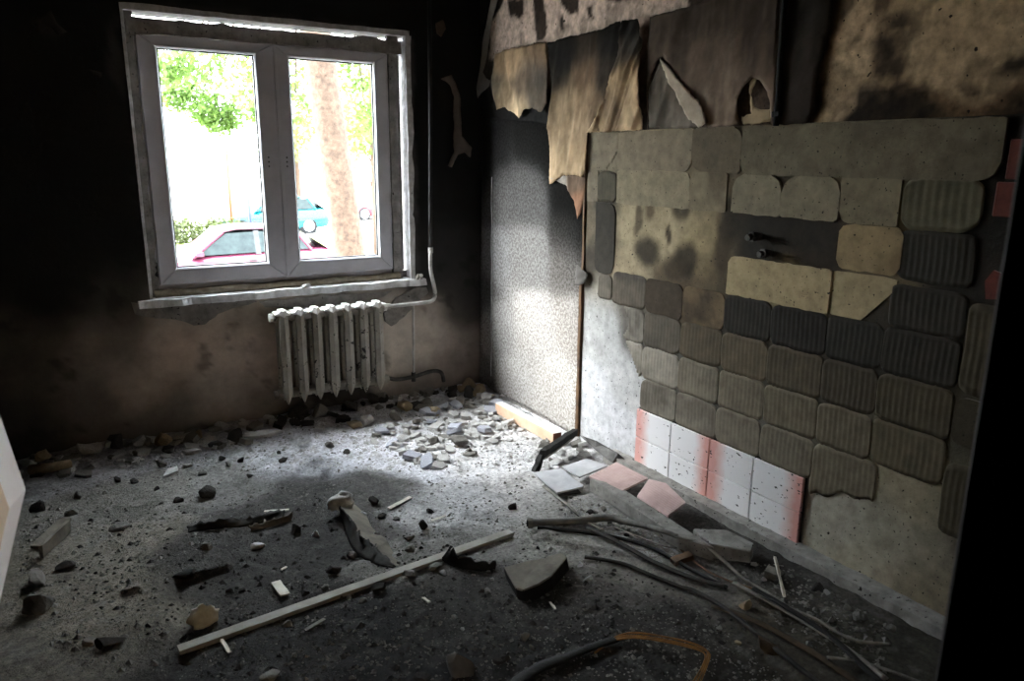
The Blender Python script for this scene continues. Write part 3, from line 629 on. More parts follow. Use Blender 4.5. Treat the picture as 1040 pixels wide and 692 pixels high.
wr = struct('wall_right', (np.c_[RX + dep * .4 + .002, U, W], [f[::-1] for f in Fc]), 'wallR', cols=cols, smooth=True, org=(RX, 2.4, 0))
# the grey-green screed of the tiled field
PY0, PY1 = 0.40, 3.246
us = np.arange(PY0, PY1 + .001, 0.0135); us[-1] = PY1; vs2 = np.linspace(0, TOPZ, 126)
U, W, Fc = grid(us, vs2); P = np.c_[U, W]
SS = [(610, 330, (166, 165, 163)), (600, 400, (184, 184, 186)), (630, 440, (186, 186, 189)), (612, 300, (150, 148, 144)), (640, 380, (176, 175, 174)), (600, 460, (184, 184, 186)),
      (610, 150, (112, 106, 96)), (605, 225, (96, 90, 80)), (620, 250, (48, 44, 40)), (605, 270, (52, 48, 43)), (620, 215, (48, 44, 40)), (640, 230, (160, 150, 130)), (680, 230, (164, 153, 132)), (720, 240, (150, 138, 114)), (640, 270, (150, 140, 122)), (690, 290, (80, 70, 58)), (730, 270, (110, 99, 80)), (740, 220, (80, 70, 58)),
      (780, 240, (38, 34, 29)), (830, 245, (44, 39, 33)), (760, 260, (40, 36, 30)), (740, 290, (48, 43, 36)), (670, 210, (140, 130, 112)), (720, 210, (128, 118, 100)), (650, 340, (90, 86, 80)), (700, 380, (84, 81, 75)), (760, 380, (78, 73, 64)), (840, 380, (64, 60, 52)), (900, 340, (48, 45, 38)),
      (640, 300, (96, 90, 82)), (850, 520, (160, 157, 148)), (900, 540, (146, 142, 130)), (940, 560, (132, 127, 114)), (960, 500, (112, 105, 89)), (930, 500, (146, 138, 119)), (880, 580, (160, 154, 140)), (950, 600, (120, 112, 96)), (980, 400, (60, 56, 46)), (1000, 300, (34, 31, 27)), (1010, 200, (30, 28, 25)), (970, 450, (70, 66, 54)), (990, 560, (60, 56, 48)), (900, 610, (130, 122, 106)), (800, 440, (100, 96, 87)), (730, 150, (96, 89, 78)), (860, 150, (108, 103, 90)), (900, 250, (96, 88, 72)), (800, 290, (120, 110, 88))]
cols = rbf([(*rw2((a, b)), c) for a, b, c in SS], P + (np.c_[fbm(U, W, 6, 221), fbm(U, W, 6, 222)] - .5) * .06, 0.065)
def blob(cols, P, px, py, rx, rz, c, k, seed):
    y, z = rw2((px, py)); Q = P + (np.c_[fbm(P[:, 0], P[:, 1], 12, seed), fbm(P[:, 0], P[:, 1], 12, seed + 9)] - .5) * .05
    m = k * sst(1.25, 0.55, np.hypot((Q[:, 0] - y) / rx, (Q[:, 1] - z) / rz)) if False else k * (1 - sst(0.55, 1.25, np.hypot((Q[:, 0] - y) / rx, (Q[:, 1] - z) / rz)))
    return cols * (1 - m)[:, None] + m[:, None] * lin(c)
for q in ((659, 256, .095, .085, (40, 34, 27), .92), (700, 264, .085, .095, (44, 37, 29), .9), (688, 272, .07, .06, (58, 49, 38), .8), (650, 225, .03, .09, (60, 52, 42), .8), (692, 212, .06, .06, (50, 43, 34), .85), (661, 215, .04, .05, (70, 60, 48), .8), (681, 238, .02, .045, (50, 42, 32), .9), (736, 250, .06, .14, (56, 47, 37), .85), (746, 215, .06, .09, (46, 39, 32), .85), (645, 290, .12, .05, (60, 54, 47), .7), (790, 235, .30, .10, (34, 30, 25), .8), (775, 262, .13, .05, (34, 30, 25), .75), (835, 262, .14, .04, (42, 36, 29), .8), (610, 205, .05, .05, (60, 55, 48), .6)):
    cols = blob(cols, P, *q[:5], q[5], int(q[0]))
warm = (sst(.75, .95, W) + (1 - sst(.75, .95, W)) * .35 * (U < 1.78))[:, None]; cols = cols * (1 - warm) + cols * np.array([1.15, 1.05, .88]) * warm
mt_ = (U > 1.745) & (U < 2.762) & (W < .345); cols[mt_] = lin((44, 40, 37))
dep = (fbm(U, W, 9, 209) - .5) * .006
V = np.c_[SX + dep, U, W]
edge = (U > PY1 - .001) | (W > TOPZ - .001)
n0 = len(V); ring = [i for i in range(n0) if edge[i]]
Vb = V[ring].copy(); Vb[:, 0] = RX + .01; mp_ = {r: n0 + k for k, r in enumerate(ring)}
top = [i for i in ring if W[i] > TOPZ - .001]; top.sort(key=lambda i: U[i]); rgt = [i for i in ring if U[i] > PY1 - .001]; rgt.sort(key=lambda i: W[i])
sk = [(top[i], top[i + 1], mp_[top[i + 1]], mp_[top[i]]) for i in range(len(top) - 1)] + [(rgt[i + 1], rgt[i], mp_[rgt[i]], mp_[rgt[i + 1]]) for i in range(len(rgt) - 1)]
mk('screed_field', (np.vstack([V, Vb]), [f[::-1] for f in Fc] + sk), 'screed', wr, cols=np.vstack([cols, cols[ring]]), smooth=False, org=(RX, 2.4, 0))

# mortar pads left where tiles fell off: columns (y) and rows (z) of the old tiling
CYS = [3.246, 2.998, 2.745, 2.492, 2.238, 1.990, 1.733, 1.506, 1.240, 0.985]
RZS = [0.040, 0.190, 0.334, 0.498, 0.665, 0.836, 1.000, 1.165, 1.340, 1.503, 1.690]
pad_cache = {}
def pad(y0, y1, z0, z1, c, ribs=True, t=.0055, rad=.036, corners=(1, 1, 1, 1), seed=0, cut=None, lof=None, name='mortar_pad', gap=.0004, ribw=.0215, c2=None):
    """a bed of tile adhesive: rounded outline, combed ribs; cut(y,z)->keep trims broken beds; y0<y1"""
    R = random.Random(seed); y0 += gap; y1 -= gap; z0 += gap * .7; z1 -= gap * .7
    ncol = max(10, int((y1 - y0) / (ribw / 4))) if ribs else max(10, int((y1 - y0) / .014)); nr = 10
    ys = np.linspace(y0, y1, ncol + 1); V = np.zeros((ncol + 1, nr + 1, 3)); ph = R.uniform(0, 6.28)
    def rr(on): return rad * (R.uniform(.75, 1.2) if on else .12)
    rb = [rr(k) for k in corners]   # corner radii: low-y/low-z, high-y/low-z, high-y/high-z, low-y/high-z
    for i, y in enumerate(ys):
        lo, hi = z0, z1
        def cutc(r, d): return 0.0 if d >= r else (r - math.sqrt(max(0, r * r - (r - d) ** 2))) * .8
        lo += max(cutc(rb[0], y - y0), cutc(rb[1], y1 - y)); hi -= max(cutc(rb[3], y - y0), cutc(rb[2], y1 - y))
        lo += (vnoise(y * 30, seed * 3.1, 5) - .5) * .007; hi += (vnoise(y * 30, seed * 3.1, 6) - .5) * .007
        if lof is not None: lo = max(lo, min(lof(y), hi - .004))
        zs = np.linspace(lo, hi, nr + 1)
        rib = (.0010 * math.sin(2 * math.pi * y / ribw + ph)) if ribs else 0
        V[i, :, 0] = SX - t - rib - (fbm(np.full(nr + 1, y), zs, 9, seed) - .5) * .004
        V[i, :, 1] = y + (0.0015 * np.sin(zs * 30 + ph) if ribs else 0); V[i, :, 2] = zs
    idx = np.arange((ncol + 1) * (nr + 1)).reshape(ncol + 1, nr + 1); VV = V.reshape(-1, 3)
    fl = [(idx[i, j], idx[i, j + 1], idx[i + 1, j + 1], idx[i + 1, j]) for i in range(ncol) for j in range(nr)]
    if cut is not None:
        kp = cut(VV[:, 1], VV[:, 2]); fl = [f for f in fl if all(kp[k] for k in f)]
    ec = {}
    for f in fl:
        for k in range(4): ec[(f[k], f[(k + 1) % 4])] = 1
    sk = [(a, b) for a, b in ec if (b, a) not in ec]; used = sorted({k for f in fl for k in f}); rm = {k: n for n, k in enumerate(used)}
    fl = [tuple(rm[k] for k in f) for f in fl]; VV = VV[used]; n = len(VV)
    bd = sorted({rm[k] for e in sk for k in e}); bm_ = {k: n + q for q, k in enumerate(bd)}; VB = VV[bd].copy(); VB[:, 0] = SX + .004
    fl += [(rm[b], rm[a], bm_[rm[a]], bm_[rm[b]]) for a, b in sk]
    VA = np.vstack([VV, VB]); tint = np.array([1.16, 1.06, .92]); cc = np.tile(lin(c) * tint, (len(VA), 1))
    if c2 is not None:
        k = sst(0.35, 0.65, fbm(VA[:, 1], VA[:, 2], 9, seed + 3))[:, None]; cc = cc * (1 - k) + k * lin(c2) * tint
    return mk(name, (VA, fl), 'pad_rib' if ribs else 'pad', wr, cols=cc, smooth=ribs, org=(RX, (y0 + y1) / 2, z0))
def cell(ci, ri): return CYS[ci + 1], CYS[ci], RZS[ri], RZS[ri + 1]
A_, B_, C_, D_, E_, F_, G_, H_, I_ = range(9)
def P_(ci, ri, c, **k): return pad(*cell(ci, ri), c, seed=ci * 13 + ri * 7 + 1, **k)
# row 2 up from the tiles (z .334-.498)
P_(C_, 2, (112, 110, 106), c2=(88, 86, 82)); P_(D_, 2, (110, 107, 102), c2=(94, 91, 86)); P_(E_, 2, (108, 104, 97)); P_(F_, 2, (104, 100, 92))
yb = RW(885, 510)[1]
pad(1.470, 1.733, .268, .498, (100, 96, 86), seed=77, lof=lambda y: (.345 if y < 1.56 else .345 - .42 * (y - 1.56)) + .010 * math.sin(y * 60) + (.2 * max(0, 1.50 - y)))
# row 3 (z .498-.665)
pad(2.745, 2.90, .50, .665, (132, 131, 128), seed=31, cut=lambda y, z: y < 2.745 + .14 * (z - .46) / .2, c2=(110, 108, 104))
P_(C_, 3, (128, 126, 122), c2=(102, 100, 96)); P_(D_, 3, (106, 102, 94)); P_(E_, 3, (104, 99, 90)); P_(F_, 3, (98, 93, 82)); P_(G_, 3, (92, 87, 76)); P_(H_, 3, (84, 79, 66))
# row 4 (z .665-.836)
pad(2.745, 2.915, .665, .836, (118, 116, 113), seed=33, cut=lambda y, z: y < 2.885 + .02 * np.sin(z * 40), c2=(86, 84, 81))
P_(C_, 4, (82, 78, 72), c2=(66, 63, 58)); P_(D_, 4, (80, 73, 62)); P_(E_, 4, (86, 79, 67)); P_(F_, 4, (74, 68, 57)); P_(G_, 4, (62, 57, 48)); P_(H_, 4, (68, 63, 51))
# row 5 (z .836-1.0)
pad(3.005, 3.12, .846, .975, (84, 81, 76), seed=41); P_(B_, 5, (84, 79, 73), c2=(66, 62, 57)); P_(C_, 5, (60, 52, 43), ribs=False, t=.007); P_(D_, 5, (70, 60, 48), ribs=False, t=.006, c2=(100, 88, 70))
P_(E_, 5, (38, 35, 30)); P_(F_, 5, (34, 31, 27)); P_(G_, 5, (38, 36, 31)); P_(H_, 5, (42, 39, 33))
# row 6 (z 1.0-1.165)
pad(3.0, 3.16, .975, 1.34, (46, 43, 39), seed=51, ribs=False, t=.004, rad=.06, corners=(1, 1, 0, 1))
P_(E_, 6, (150, 138, 112), ribs=False, corners=(0, 0, 1, 0)); P_(F_, 6, (152, 140, 114), ribs=False, corners=(0, 0, 0, 0), t=.011)
pad(1.485, 1.733, 1.002, 1.165, (150, 139, 114), ribs=False, corners=(0, 0, 0, 0), seed=55, lof=lambda y: 1.002 + 1.1 * max(0, 1.60 - y))
pad(1.240, 1.50, 1.0, 1.15, (44, 41, 35), seed=56)
# row 7 (z 1.165-1.34)
pad(1.480, 1.725, 1.175, 1.335, (138, 124, 98), ribs=False, t=.007, seed=61, c2=(112, 98, 76)); pad(1.240, 1.492, 1.165, 1.335, (44, 42, 36), seed=62)
# row 8 (z 1.34-1.503)
pad(3.0, 3.15, 1.345, 1.495, (72, 69, 60), seed=71); pad(3.15, 3.24, 1.34, 1.50, (112, 106, 95), ribs=False, seed=72, corners=(0, 0, 0, 0), t=.006)
P_(B_, 8, (126, 119, 104), ribs=False, corners=(0, 0, 0, 0)); P_(C_, 8, (128, 121, 106), ribs=False, corners=(0, 0, 0, 1)); pad(2.275, 2.492, 1.34, 1.503, (118, 110, 95), ribs=False, seed=73, corners=(0, 0, 1, 0), c2=(92, 84, 72))
P_(E_, 8, (120, 115, 102), ribs=False, corners=(0, 0, 1, 1), t=.013, rad=.075); P_(F_, 8, (118, 113, 99), ribs=False, corners=(0, 0, 1, 1), t=.013, rad=.085); P_(G_, 8, (116, 110, 95), ribs=False, corners=(0, 1, 0, 0), t=.012, rad=.05)
pad(1.240, 1.500, 1.335, 1.510, (84, 82, 68), seed=76, ribw=.029, rad=.07, t=.008)
# row 9: the long smooth band under the wallpaper
pad(3.0, 3.24, 1.503, 1.685, (116, 109, 98), ribs=False, seed=81, corners=(0, 0, 0, 0), cut=lambda y, z: ~((y < 3.08) & (z < 1.505 + (3.08 - y) * .9)))
pad(2.492, 3.0, 1.503, 1.685, (118, 110, 98), ribs=False, seed=82, corners=(1, 0, 0, 0), rad=.05); pad(2.205, 2.485, 1.503, 1.685, (92, 84, 72), ribs=False, seed=83, corners=(0, 1, 0, 1), t=.014, rad=.07)
pad(1.205, 2.205, 1.497, 1.685, (104, 99, 86), ribs=False, seed=84, corners=(1, 1, 0, 0), t=.014, rad=.06, c2=(92, 87, 75))
# the far right column, in the dark
pad(1.115, 1.235, .835, 1.13, (66, 61, 49), seed=91, rad=.04); pad(1.10, 1.235, .66, .82, (58, 54, 44), seed=92, ribs=False, t=.006); pad(1.105, 1.235, .345, .60, (62, 58, 47), seed=93, rad=.04)
for k, (zq0, zq1, cc) in enumerate(((1.505, 1.62, 'tile_red'), (1.395, 1.497, 'tile_red'))):
    mk('red_tile_scrap', bev(box(SX - .012, SX - .002, 1.075, 1.19 + .02 * k, zq0, zq1), .003), cc, wr)
mk('red_tile_scrap', extr([(SX - .002, 1.19, 1.145), (SX - .002, 1.15, 1.15), (SX - .002, 1.135, 1.19), (SX - .002, 1.145, 1.225), (SX - .002, 1.18, 1.235), (SX - .002, 1.20, 1.2)], (-.010, 0, 0)), 'tile_red', wr)

# eight salmon and white wall tiles still in place
for ri, (z0, z1) in enumerate(((.036, .186), (.188, .337))):
    for ci in range(4):
        y1, y0 = 2.756 - ci * .2503, 2.756 - (ci + 1) * .2503
        mk('wall_tile', bev(box(SX - .017, SX - .002, y0 + .0022, y1 - .0022, z0 + .002, z1 - .002), .002), 'tileA' if ci in (0, 2) else 'tileB', wr, org=(RX, (y0 + y1) / 2, z0))

# brown batten at the field's edge, with the curl of paper
mk('edge_batten', bev(beam((RX - .012, 3.262, 0.02), (RX - .012, 3.262, .90), .022, .030, 10, .002, 3, up=(1, 0, 0)), .002), 'batten', wr)
mk('edge_batten', beam((RX - .010, 3.258, .90), (RX - .010, 3.258, 1.64), .014, .024, 10, .003, 4, up=(1, 0, 0)), 'batten', wr)
sheet_on('paper_curl', [(593, 268), (599, 274), (603, 277), (599, 288), (592, 290), (591, 280)], (96, 92, 88), 'paper', .012, .002, lambda u, w: .02 + .05 * fbm(u, w, 16, 9), wf=RW, axis=0, parent=wr, seed=9)
# metal bracket and pipe stubs sticking out of the sooted gap
def stub(px, py, r, ln, nm): c = RW(px, py, SX); return mk(nm, join(tube([(SX + .01, c[1], c[2]), (SX - ln * .5, c[1], c[2]), (SX - ln, c[1] + .004, c[2] - .004)], r, 10, rough=.1, seed=int(px)), tube([(SX - ln * .4, c[1], c[2]), (SX - ln * .75, c[1], c[2])], r * 1.5, 6)), 'metal_scrap', wr)
stub(772, 240, .014, .07, 'pipe_stub'); stub(782, 257, .013, .06, 'pipe_stub')

# wallpaper: the rosette sheet beside the corner
def rosecol(u, w):
    S = [(500, 140, (40, 39, 39)), (545, 140, (34, 33, 32)), (560, 150, (30, 29, 28)), (590, 170, (60, 50, 42)), (500, 200, (104, 103, 102)), (540, 200, (96, 95, 94)), (585, 215, (22, 21, 20)), (575, 190, (24, 23, 22)), (592, 245, (30, 29, 28)), (580, 240, (60, 58, 56)), (500, 260, (150, 149, 149)), (540, 260, (140, 138, 136)), (580, 270, (118, 114, 110)), (500, 330, (186, 184, 182)), (545, 330, (196, 192, 188)), (585, 330, (190, 184, 178)), (520, 400, (216, 213, 210)), (570, 400, (214, 210, 205)), (492, 300, (110, 108, 107)), (560, 440, (220, 217, 213)), (490, 390, (150, 147, 144)), (494, 180, (40, 40, 40))]
    P = np.c_[u, w]; return rbf([(*rw2((a, b)), c) for a, b, c in S], P, .075) * .66
sheet_on('rosette_wallpaper', [(491, 118), (520, 122), (545, 124), (566, 128), (590, 160), (598, 178), (594, 260), (590, 300), (588, 443), (540, 416), (505, 399), (488, 392)], rosecol, 'rosette', .02, .002, lambda u, w: .002 + .004 * fbm(u, w, 4, 3), wf=RW, axis=0, parent=wr, seed=11)
for y in (RW(500, 300)[1],):
    mk('paper_seam', tube([(RX - .006, y + .003 * math.sin(i), .12 + 1.32 * i / 30) for i in range(31)], .0035, 5, rough=.4), 'plaster_w', wr)

# scorched hanging sheets above
def scorch(S, r=.07):
    def f(u, w):
        P = np.c_[u, w] + (np.c_[fbm(u * 3, w, 8, 5), fbm(u * 3, w, 8, 6)] - .5) * .05
        c = rbf([(*rw2((a, b)), q) for a, b, q in S], P, r); st = fbm(u * 6, w * 1.0, 5, 8, 3)
        st2 = fbm(u * 9 + w * 2.5, w * 3.2, 6, 18, 4); c = c * .62 + c.mean(1)[:, None] * np.array([1.06, 1.0, .92]) * .38; return c * (np.clip(0.5 + 1.0 * st, .4, 1.4) * np.clip(.65 + .7 * st2, .6, 1.25))[:, None]
    return f
tan, brn, blk, drk = (196, 158, 108), (124, 94, 64), (26, 24, 23), (52, 45, 39)
def folds(a, f, ph, tilt=0.0, base=.012, grow=.0, z0=1.7):
    """irregular soft vertical creases"""
    def g(u, w):
        t = (u + tilt * (w - z0)) * f / 6.0 + ph * 3
        r1 = 1 - np.abs(2 * vnoise(t, w * 1.3, 3) - 1); r2 = 1 - np.abs(2 * vnoise(t * 2.1 + 5, w * 1.8, 7) - 1)
        return base + a * 1.3 * (r1 ** 2 * .6 + r2 ** 2 * .4) + .006 * fbm(u, w, 18, 4)
    return g
sheet_on('hanging_wallpaper', [(507, 55), (522, 50), (540, 47), (557, 43), (562, 70), (560, 105), (553, 114), (545, 110), (537, 112), (531, 120), (525, 114), (517, 109), (509, 112), (505, 90)],
         scorch([(512, 60, (170, 134, 92)), (525, 60, (190, 150, 102)), (552, 50, (150, 116, 82)), (535, 85, (120, 98, 76)), (550, 80, (96, 84, 74)), (515, 100, (150, 122, 84)), (530, 112, (206, 170, 118)), (550, 105, (110, 94, 78)), (508, 85, (90, 78, 62))], .05), 'paper', .014, .003, folds(.022, 60, 1.0, -.5), wf=RW, axis=0, parent=wr, seed=21)
sheet_on('hanging_wallpaper', [(560, 44), (590, 36), (620, 28), (634, 22), (642, 60), (640, 100), (634, 130), (602, 135), (600, 176), (595, 180), (588, 178), (575, 178), (565, 186), (561, 186), (561, 130), (564, 90)],
         scorch([(575, 55, blk), (600, 50, (54, 44, 36)), (625, 45, blk), (570, 85, (40, 35, 30)), (600, 75, (112, 84, 58)), (620, 75, (60, 50, 42)), (575, 105, (150, 120, 82)), (600, 105, (150, 116, 78)), (625, 105, (110, 86, 60)), (575, 130, (170, 136, 92)), (595, 130, (168, 134, 92)), (628, 125, (150, 118, 80)), (575, 170, (186, 150, 100)), (592, 165, (176, 140, 92)), (615, 128, (120, 94, 66))], .05), 'paper', .014, .003, folds(.016, 48, 2.2, .2), wf=RW, axis=0, parent=wr, seed=22)
sheet_on('hanging_wallpaper', [(640, 22), (655, 20), (659, 40), (658, 90), (657, 132), (630, 134), (602, 135), (614, 118), (624, 96), (634, 66)],
         scorch([(650, 30, (30, 28, 28)), (652, 50, (70, 66, 62)), (642, 55, (60, 48, 38)), (648, 75, (176, 136, 86)), (640, 95, (186, 146, 96)), (655, 95, (200, 160, 106)), (650, 120, (212, 172, 116)), (625, 122, (150, 118, 80)), (632, 110, (120, 94, 66)), (610, 130, (180, 144, 96))], .04), 'paper', .012, .003, folds(.035, 75, .4, .55, .02), wf=RW, axis=0, parent=wr, seed=23)
sheet_on('hanging_wallpaper', [(560, 180), (566, 184), (575, 178), (588, 178), (597, 178), (596, 200), (593, 216), (590, 222), (586, 205), (578, 188)], scorch([(592, 205, (150, 98, 60)), (588, 185, (110, 84, 62)), (570, 183, (150, 140, 128))], .03), 'paper', .012, .002, folds(.01, 60, .5), wf=RW, axis=0, parent=wr, seed=24)
smok = scorch([(670, 30, (74, 60, 50)), (700, 20, (66, 53, 44)), (760, 20, (70, 56, 46)), (680, 60, (92, 74, 60)), (720, 70, (112, 89, 71)), (770, 60, (106, 84, 67)), (680, 110, (124, 101, 82)), (720, 110, (138, 112, 90)), (760, 110, (130, 105, 84)), (785, 100, (112, 88, 70)), (785, 40, (72, 58, 48))], .07)
sheet_on('smoked_wallpaper', [(664, 18), (700, 8), (760, -12), (796, -16), (793, 60), (789, 126), (787, 126), (786, 106), (782, 90), (776, 82), (768, 80), (759, 90), (754, 100), (754, 116), (757, 127), (722, 130), (712, 108), (698, 84), (678, 58), (672, 62), (662, 86), (661, 132), (661, 60)],
         smok, 'paper', .016, .002, folds(.014, 30, .6, .3, .008), wf=RW, axis=0, parent=wr, seed=25)
sheet_on('smoked_wallpaper', [(798, -16), (850, -20), (846, 30), (834, 70), (830, 110), (820, 126), (792, 127), (795, 60)], scorch([(810, 10, (44, 38, 33)), (830, 60, (58, 48, 40)), (805, 70, (60, 51, 44)), (805, 115, (60, 50, 42)), (835, 10, (40, 34, 29))], .07), 'paper', .02, .003, folds(.008, 30, .6, .2, .005), wf=RW, axis=0, parent=wr, seed=26)
# torn triangular flap and its pale back
sheet_on('torn_flap', [(662, 130), (662, 90), (675, 60), (690, 74), (705, 96), (718, 110), (723, 124), (712, 129), (690, 131)], scorch([(668, 110, (104, 92, 80)), (680, 90, (110, 97, 84)), (700, 120, (128, 113, 98)), (700, 100, (110, 96, 82))], .04), 'paper', .014, .002, folds(.012, 50, .9, .4, .004), wf=RW, axis=0, parent=wr, seed=27)
sheet_on('flap_edge', [(676, 58), (684, 68), (693, 80), (704, 92), (716, 104), (722, 116), (723, 126), (716, 129), (706, 122), (699, 110), (690, 92), (684, 84), (680, 72)], (176, 160, 142), 'paper', .012, .004, lambda u, w: .026 + .016 * fbm(u, w, 14, 6), wf=RW, axis=0, parent=wr, seed=28)
sheet_on('flap_edge', [(764, 84), (770, 78), (772, 80), (766, 96), (770, 108), (776, 112), (787, 112), (786, 124), (770, 127), (757, 126), (756, 118), (766, 115), (765, 100)], (158, 138, 110), 'paper', .012, .003, lambda u, w: .010 + .012 * fbm(u, w, 14, 7), wf=RW, axis=0, parent=wr, seed=29)
# pale strip of paper peeling off in the corner
c0 = [(510, -6), (505, 12), (500, 36), (497, 60), (493, 74), (497, 80), (501, 82), (500, 88), (494, 93), (489, 100), (487, 90), (490, 70), (493, 44), (498, 18), (502, -4)]
sheet_on('peeling_strip', c0, (150, 143, 136), 'paper', .014, .002, lambda u, w: .012 + .05 * np.clip(2.05 - w, 0, .3) + .012 * fbm(u, w, 12, 2), wf=RW, axis=0, parent=wr, seed=31)
# black conduit running down from the ceiling
pc = [RW(798 - 10 * i / 12 * 1.0, -14 + 142 * i / 12, RX - .03) for i in range(13)]
cond = tag(mk('conduit', tube(pc, .011, 10), 'soot', smooth=True), 'soot black vertical conduit on the right wall above the bare mortar', 'pipe')
mk('clip', bev(box(RX - .04, RX + .002, pc[11][1] - .018, pc[11][1] + .018, pc[11][2] - .01, pc[11][2] + .012), .003), 'soot', cond)
# plinth along the foot of the wall
V, Fc = beam((RX - .052, PY0 + .4, .028), (RX - .052, 2.93, .028), .085, .058, 60, .003, 8)
struct('baseboard_right', (V, Fc), 'plank')

# ================================================================== REST OF THE SHELL
struct('ceiling', box(LX - .1, RX + .3, -2.6, BY + .33, CZ, CZ + .12), 'ceil', org=(0, 0, CZ))
struct('wall_left', box(LX - .12, LX, FY - .14, BY + .33, -.05, CZ), 'soot')
JX = 0.800
struct('wall_front', join(box(JX, RX + .3, FY - .14, FY, -.05, CZ), box(LX - .12, -.14, FY - .14, FY, -.05, CZ), box(-.14, JX, FY - .14, FY, 2.08, CZ)), 'soot')
jamb = struct('door_1', join(bev(box(JX - .0, JX + .03, FY - .15, FY + .004, 0, 2.08), .004), bev(box(-.145, -.125, FY - .15, FY + .004, 0, 2.08), .004), bev(box(-.14, JX + .03, FY - .15, FY + .004, 2.06, 2.08), .004)), 'char')
struct('wall_hall', join(box(-1.2, -1.08, -2.6, FY - .14, -.05, CZ), box(-1.2, 1.62, -2.72, -2.6, -.05, CZ), box(1.5, 1.62, -2.6, -1.7, -.05, CZ), box(1.5, 1.62, -.75, FY - .14, -.05, CZ), box(1.5, 1.62, -1.7, -.75, 2.1, CZ), box(1.5, 1.62, -1.7, -.75, -.05, .75)), 'hall')  # unseen hall, its side opening added to let in weak fill daylight
struct('floor_hall', box(-1.2, 1.62, -2.6, FY - .1, -.12, -.02), 'hall')

# ================================================================== RADIATOR AND PIPES
def col_section(xc, yf, yb, z0, z1):
    """one cast-iron section: front and rear columns with ridged faces, pointed feet, joined by the hubs"""
    out = []
    for (ya, d) in ((yf, 1), (yb, -1)):
        pr = [(-.026, .030), (-.026, .006), (-.012, 0.0), (0, -.006), (.012, 0.0), (.026, .006), (.026, .030)]  # plan profile, y relative to face
        zs = [(z0, .10), (z0 + .03, .55), (z0 + .075, 1.0), (z1 - .075, 1.0), (z1 - .025, .72), (z1, .22)]
        V, Fc = [], []; n = len(pr)
        for z, s in zs:
            for x, y in pr: V.append((xc + x * s, ya + d * (y * (s * .6 + .4) + (1 - s) * .012), z))
        for i in range(len(zs) - 1):
            for k in range(n): q = (i * n + k, i * n + (k + 1) % n, (i + 1) * n + (k + 1) % n, (i + 1) * n + k); Fc.append(q if d > 0 else q[::-1])
        Fc.append(tuple(range(n))[::-1] if d > 0 else tuple(range(n))); e = (len(zs) - 1) * n; Fc.append(tuple(range(e, e + n)) if d > 0 else tuple(range(e, e + n))[::-1]); out.append((np.array(V), Fc))
    ym = (yf + yb) / 2
    for zc in (z0 + .055, z1 - .035):
        out.append(tube([(xc, yf + .02, zc), (xc, yb - .02, zc)], .026, 10))
        out.append(tube([(xc - .048, ym, zc), (xc + .048, ym, zc)], .030, 12))
    return join(*out)
RYF, RYB, RZ0, RZ1 = BY - .165, BY - .045, .140, .692
rad = thing('radiator', 'chipped cream cast-iron radiator below the window', 'radiator', (1.37, BY - .1, .14))
for k in range(7):
    xc = 1.084 + k * .0955
    s = mk('radiator_section', col_section(xc, RYF, RYB, RZ0, RZ1), 'iron', rad, smooth=False)
    cap = join(bev(box(xc - .044, xc + .044, RYF + .012, RYB - .01, RZ1 - .022, RZ1 - .004), .006), hull([(xc - .03, RYF + .02, RZ1 - .010), (xc + .03, RYF + .02, RZ1 - .010), (xc, RYF - .006, RZ1 - .03), (xc - .014, RYF + .01, RZ1 + .012), (xc + .014, RYF + .01, RZ1 + .012), (xc - .016, RYB - .03, RZ1 + .008), (xc + .016, RYB - .03, RZ1 + .008), (xc, RYF + .0, RZ1 + .002)]))
    mk('white_cap', cap, 'iron_top', s)  # cap whiter than the section below
for xq, sg in ((1.084 - .05, -1), (1.084 + 6 * .0955 + .05, 1)):
    for zc in (RZ0 + .055, RZ1 - .035): mk('end_plug', tube([(xq, BY - .105, zc), (xq + sg * .02, BY - .105, zc)], .026, 6), 'iron_top' if zc > .5 else 'iron', rad)
for xq in (1.18, 1.56): mk('wall_bracket', box(xq - .008, xq + .008, BY - .12, BY - .012, RZ0 + .018, RZ0 + .030), 'pipe_d', rad)
pz = RZ1 - .035
hp = thing('heating_pipe', 'sooted riser pipe that bends white into the radiator top', 'pipe', (2.07, BY - .05, .64))
mk('riser', tube([(2.083, BY - .05, CZ - .01), (2.076, BY - .05, 1.8), (2.064, BY - .05, 1.2), (2.062, BY - .05, .99)], .0125, 12), 'pipe_d', hp, smooth=True)
mk('coupling', tube([(2.062, BY - .05, 1.0), (2.062, BY - .05, .965)], .018, 6), 'pipe_w', hp)
mk('bend', tube(smoothpath([(2.061, BY - .05, .985), (2.060, BY - .05, .86), (2.076, BY - .055, .77), (2.080, BY - .07, .695), (2.045, BY - .085, pz + .003), (1.95, BY - .10, pz), (1.80, BY - .105, pz), (1.727, BY - .105, pz)], 6), .0125, 12), 'pipe_w', hp, smooth=True)
mk('nut', tube([(1.712, BY - .105, pz), (1.752, BY - .105, pz)], .020, 6), 'pipe_w', hp)
bp_ = thing('return_pipe', 'thin grey pipe dropping beside the radiator to the rubble', 'pipe', (1.93, BY - .06, .06))
mk('drop', tube([(1.930, BY - .06, pz - .005), (1.926, BY - .06, .4), (1.920, BY - .06, .15)], .008, 10), 'pipe_w', bp_, smooth=True)
mk('low_run', tube(smoothpath([(1.74, BY - .06, .185), (1.80, BY - .06, .165), (1.92, BY - .06, .165), (2.05, BY - .06, .185), (2.12, BY - .06, .165), (2.14, BY - .055, .10)], 5), .013, 10), 'plaster_d', bp_, smooth=True)
mk('tee', tube([(1.920, BY - .06, .195), (1.920, BY - .06, .135)], .015, 8), 'pipe_d', bp_)

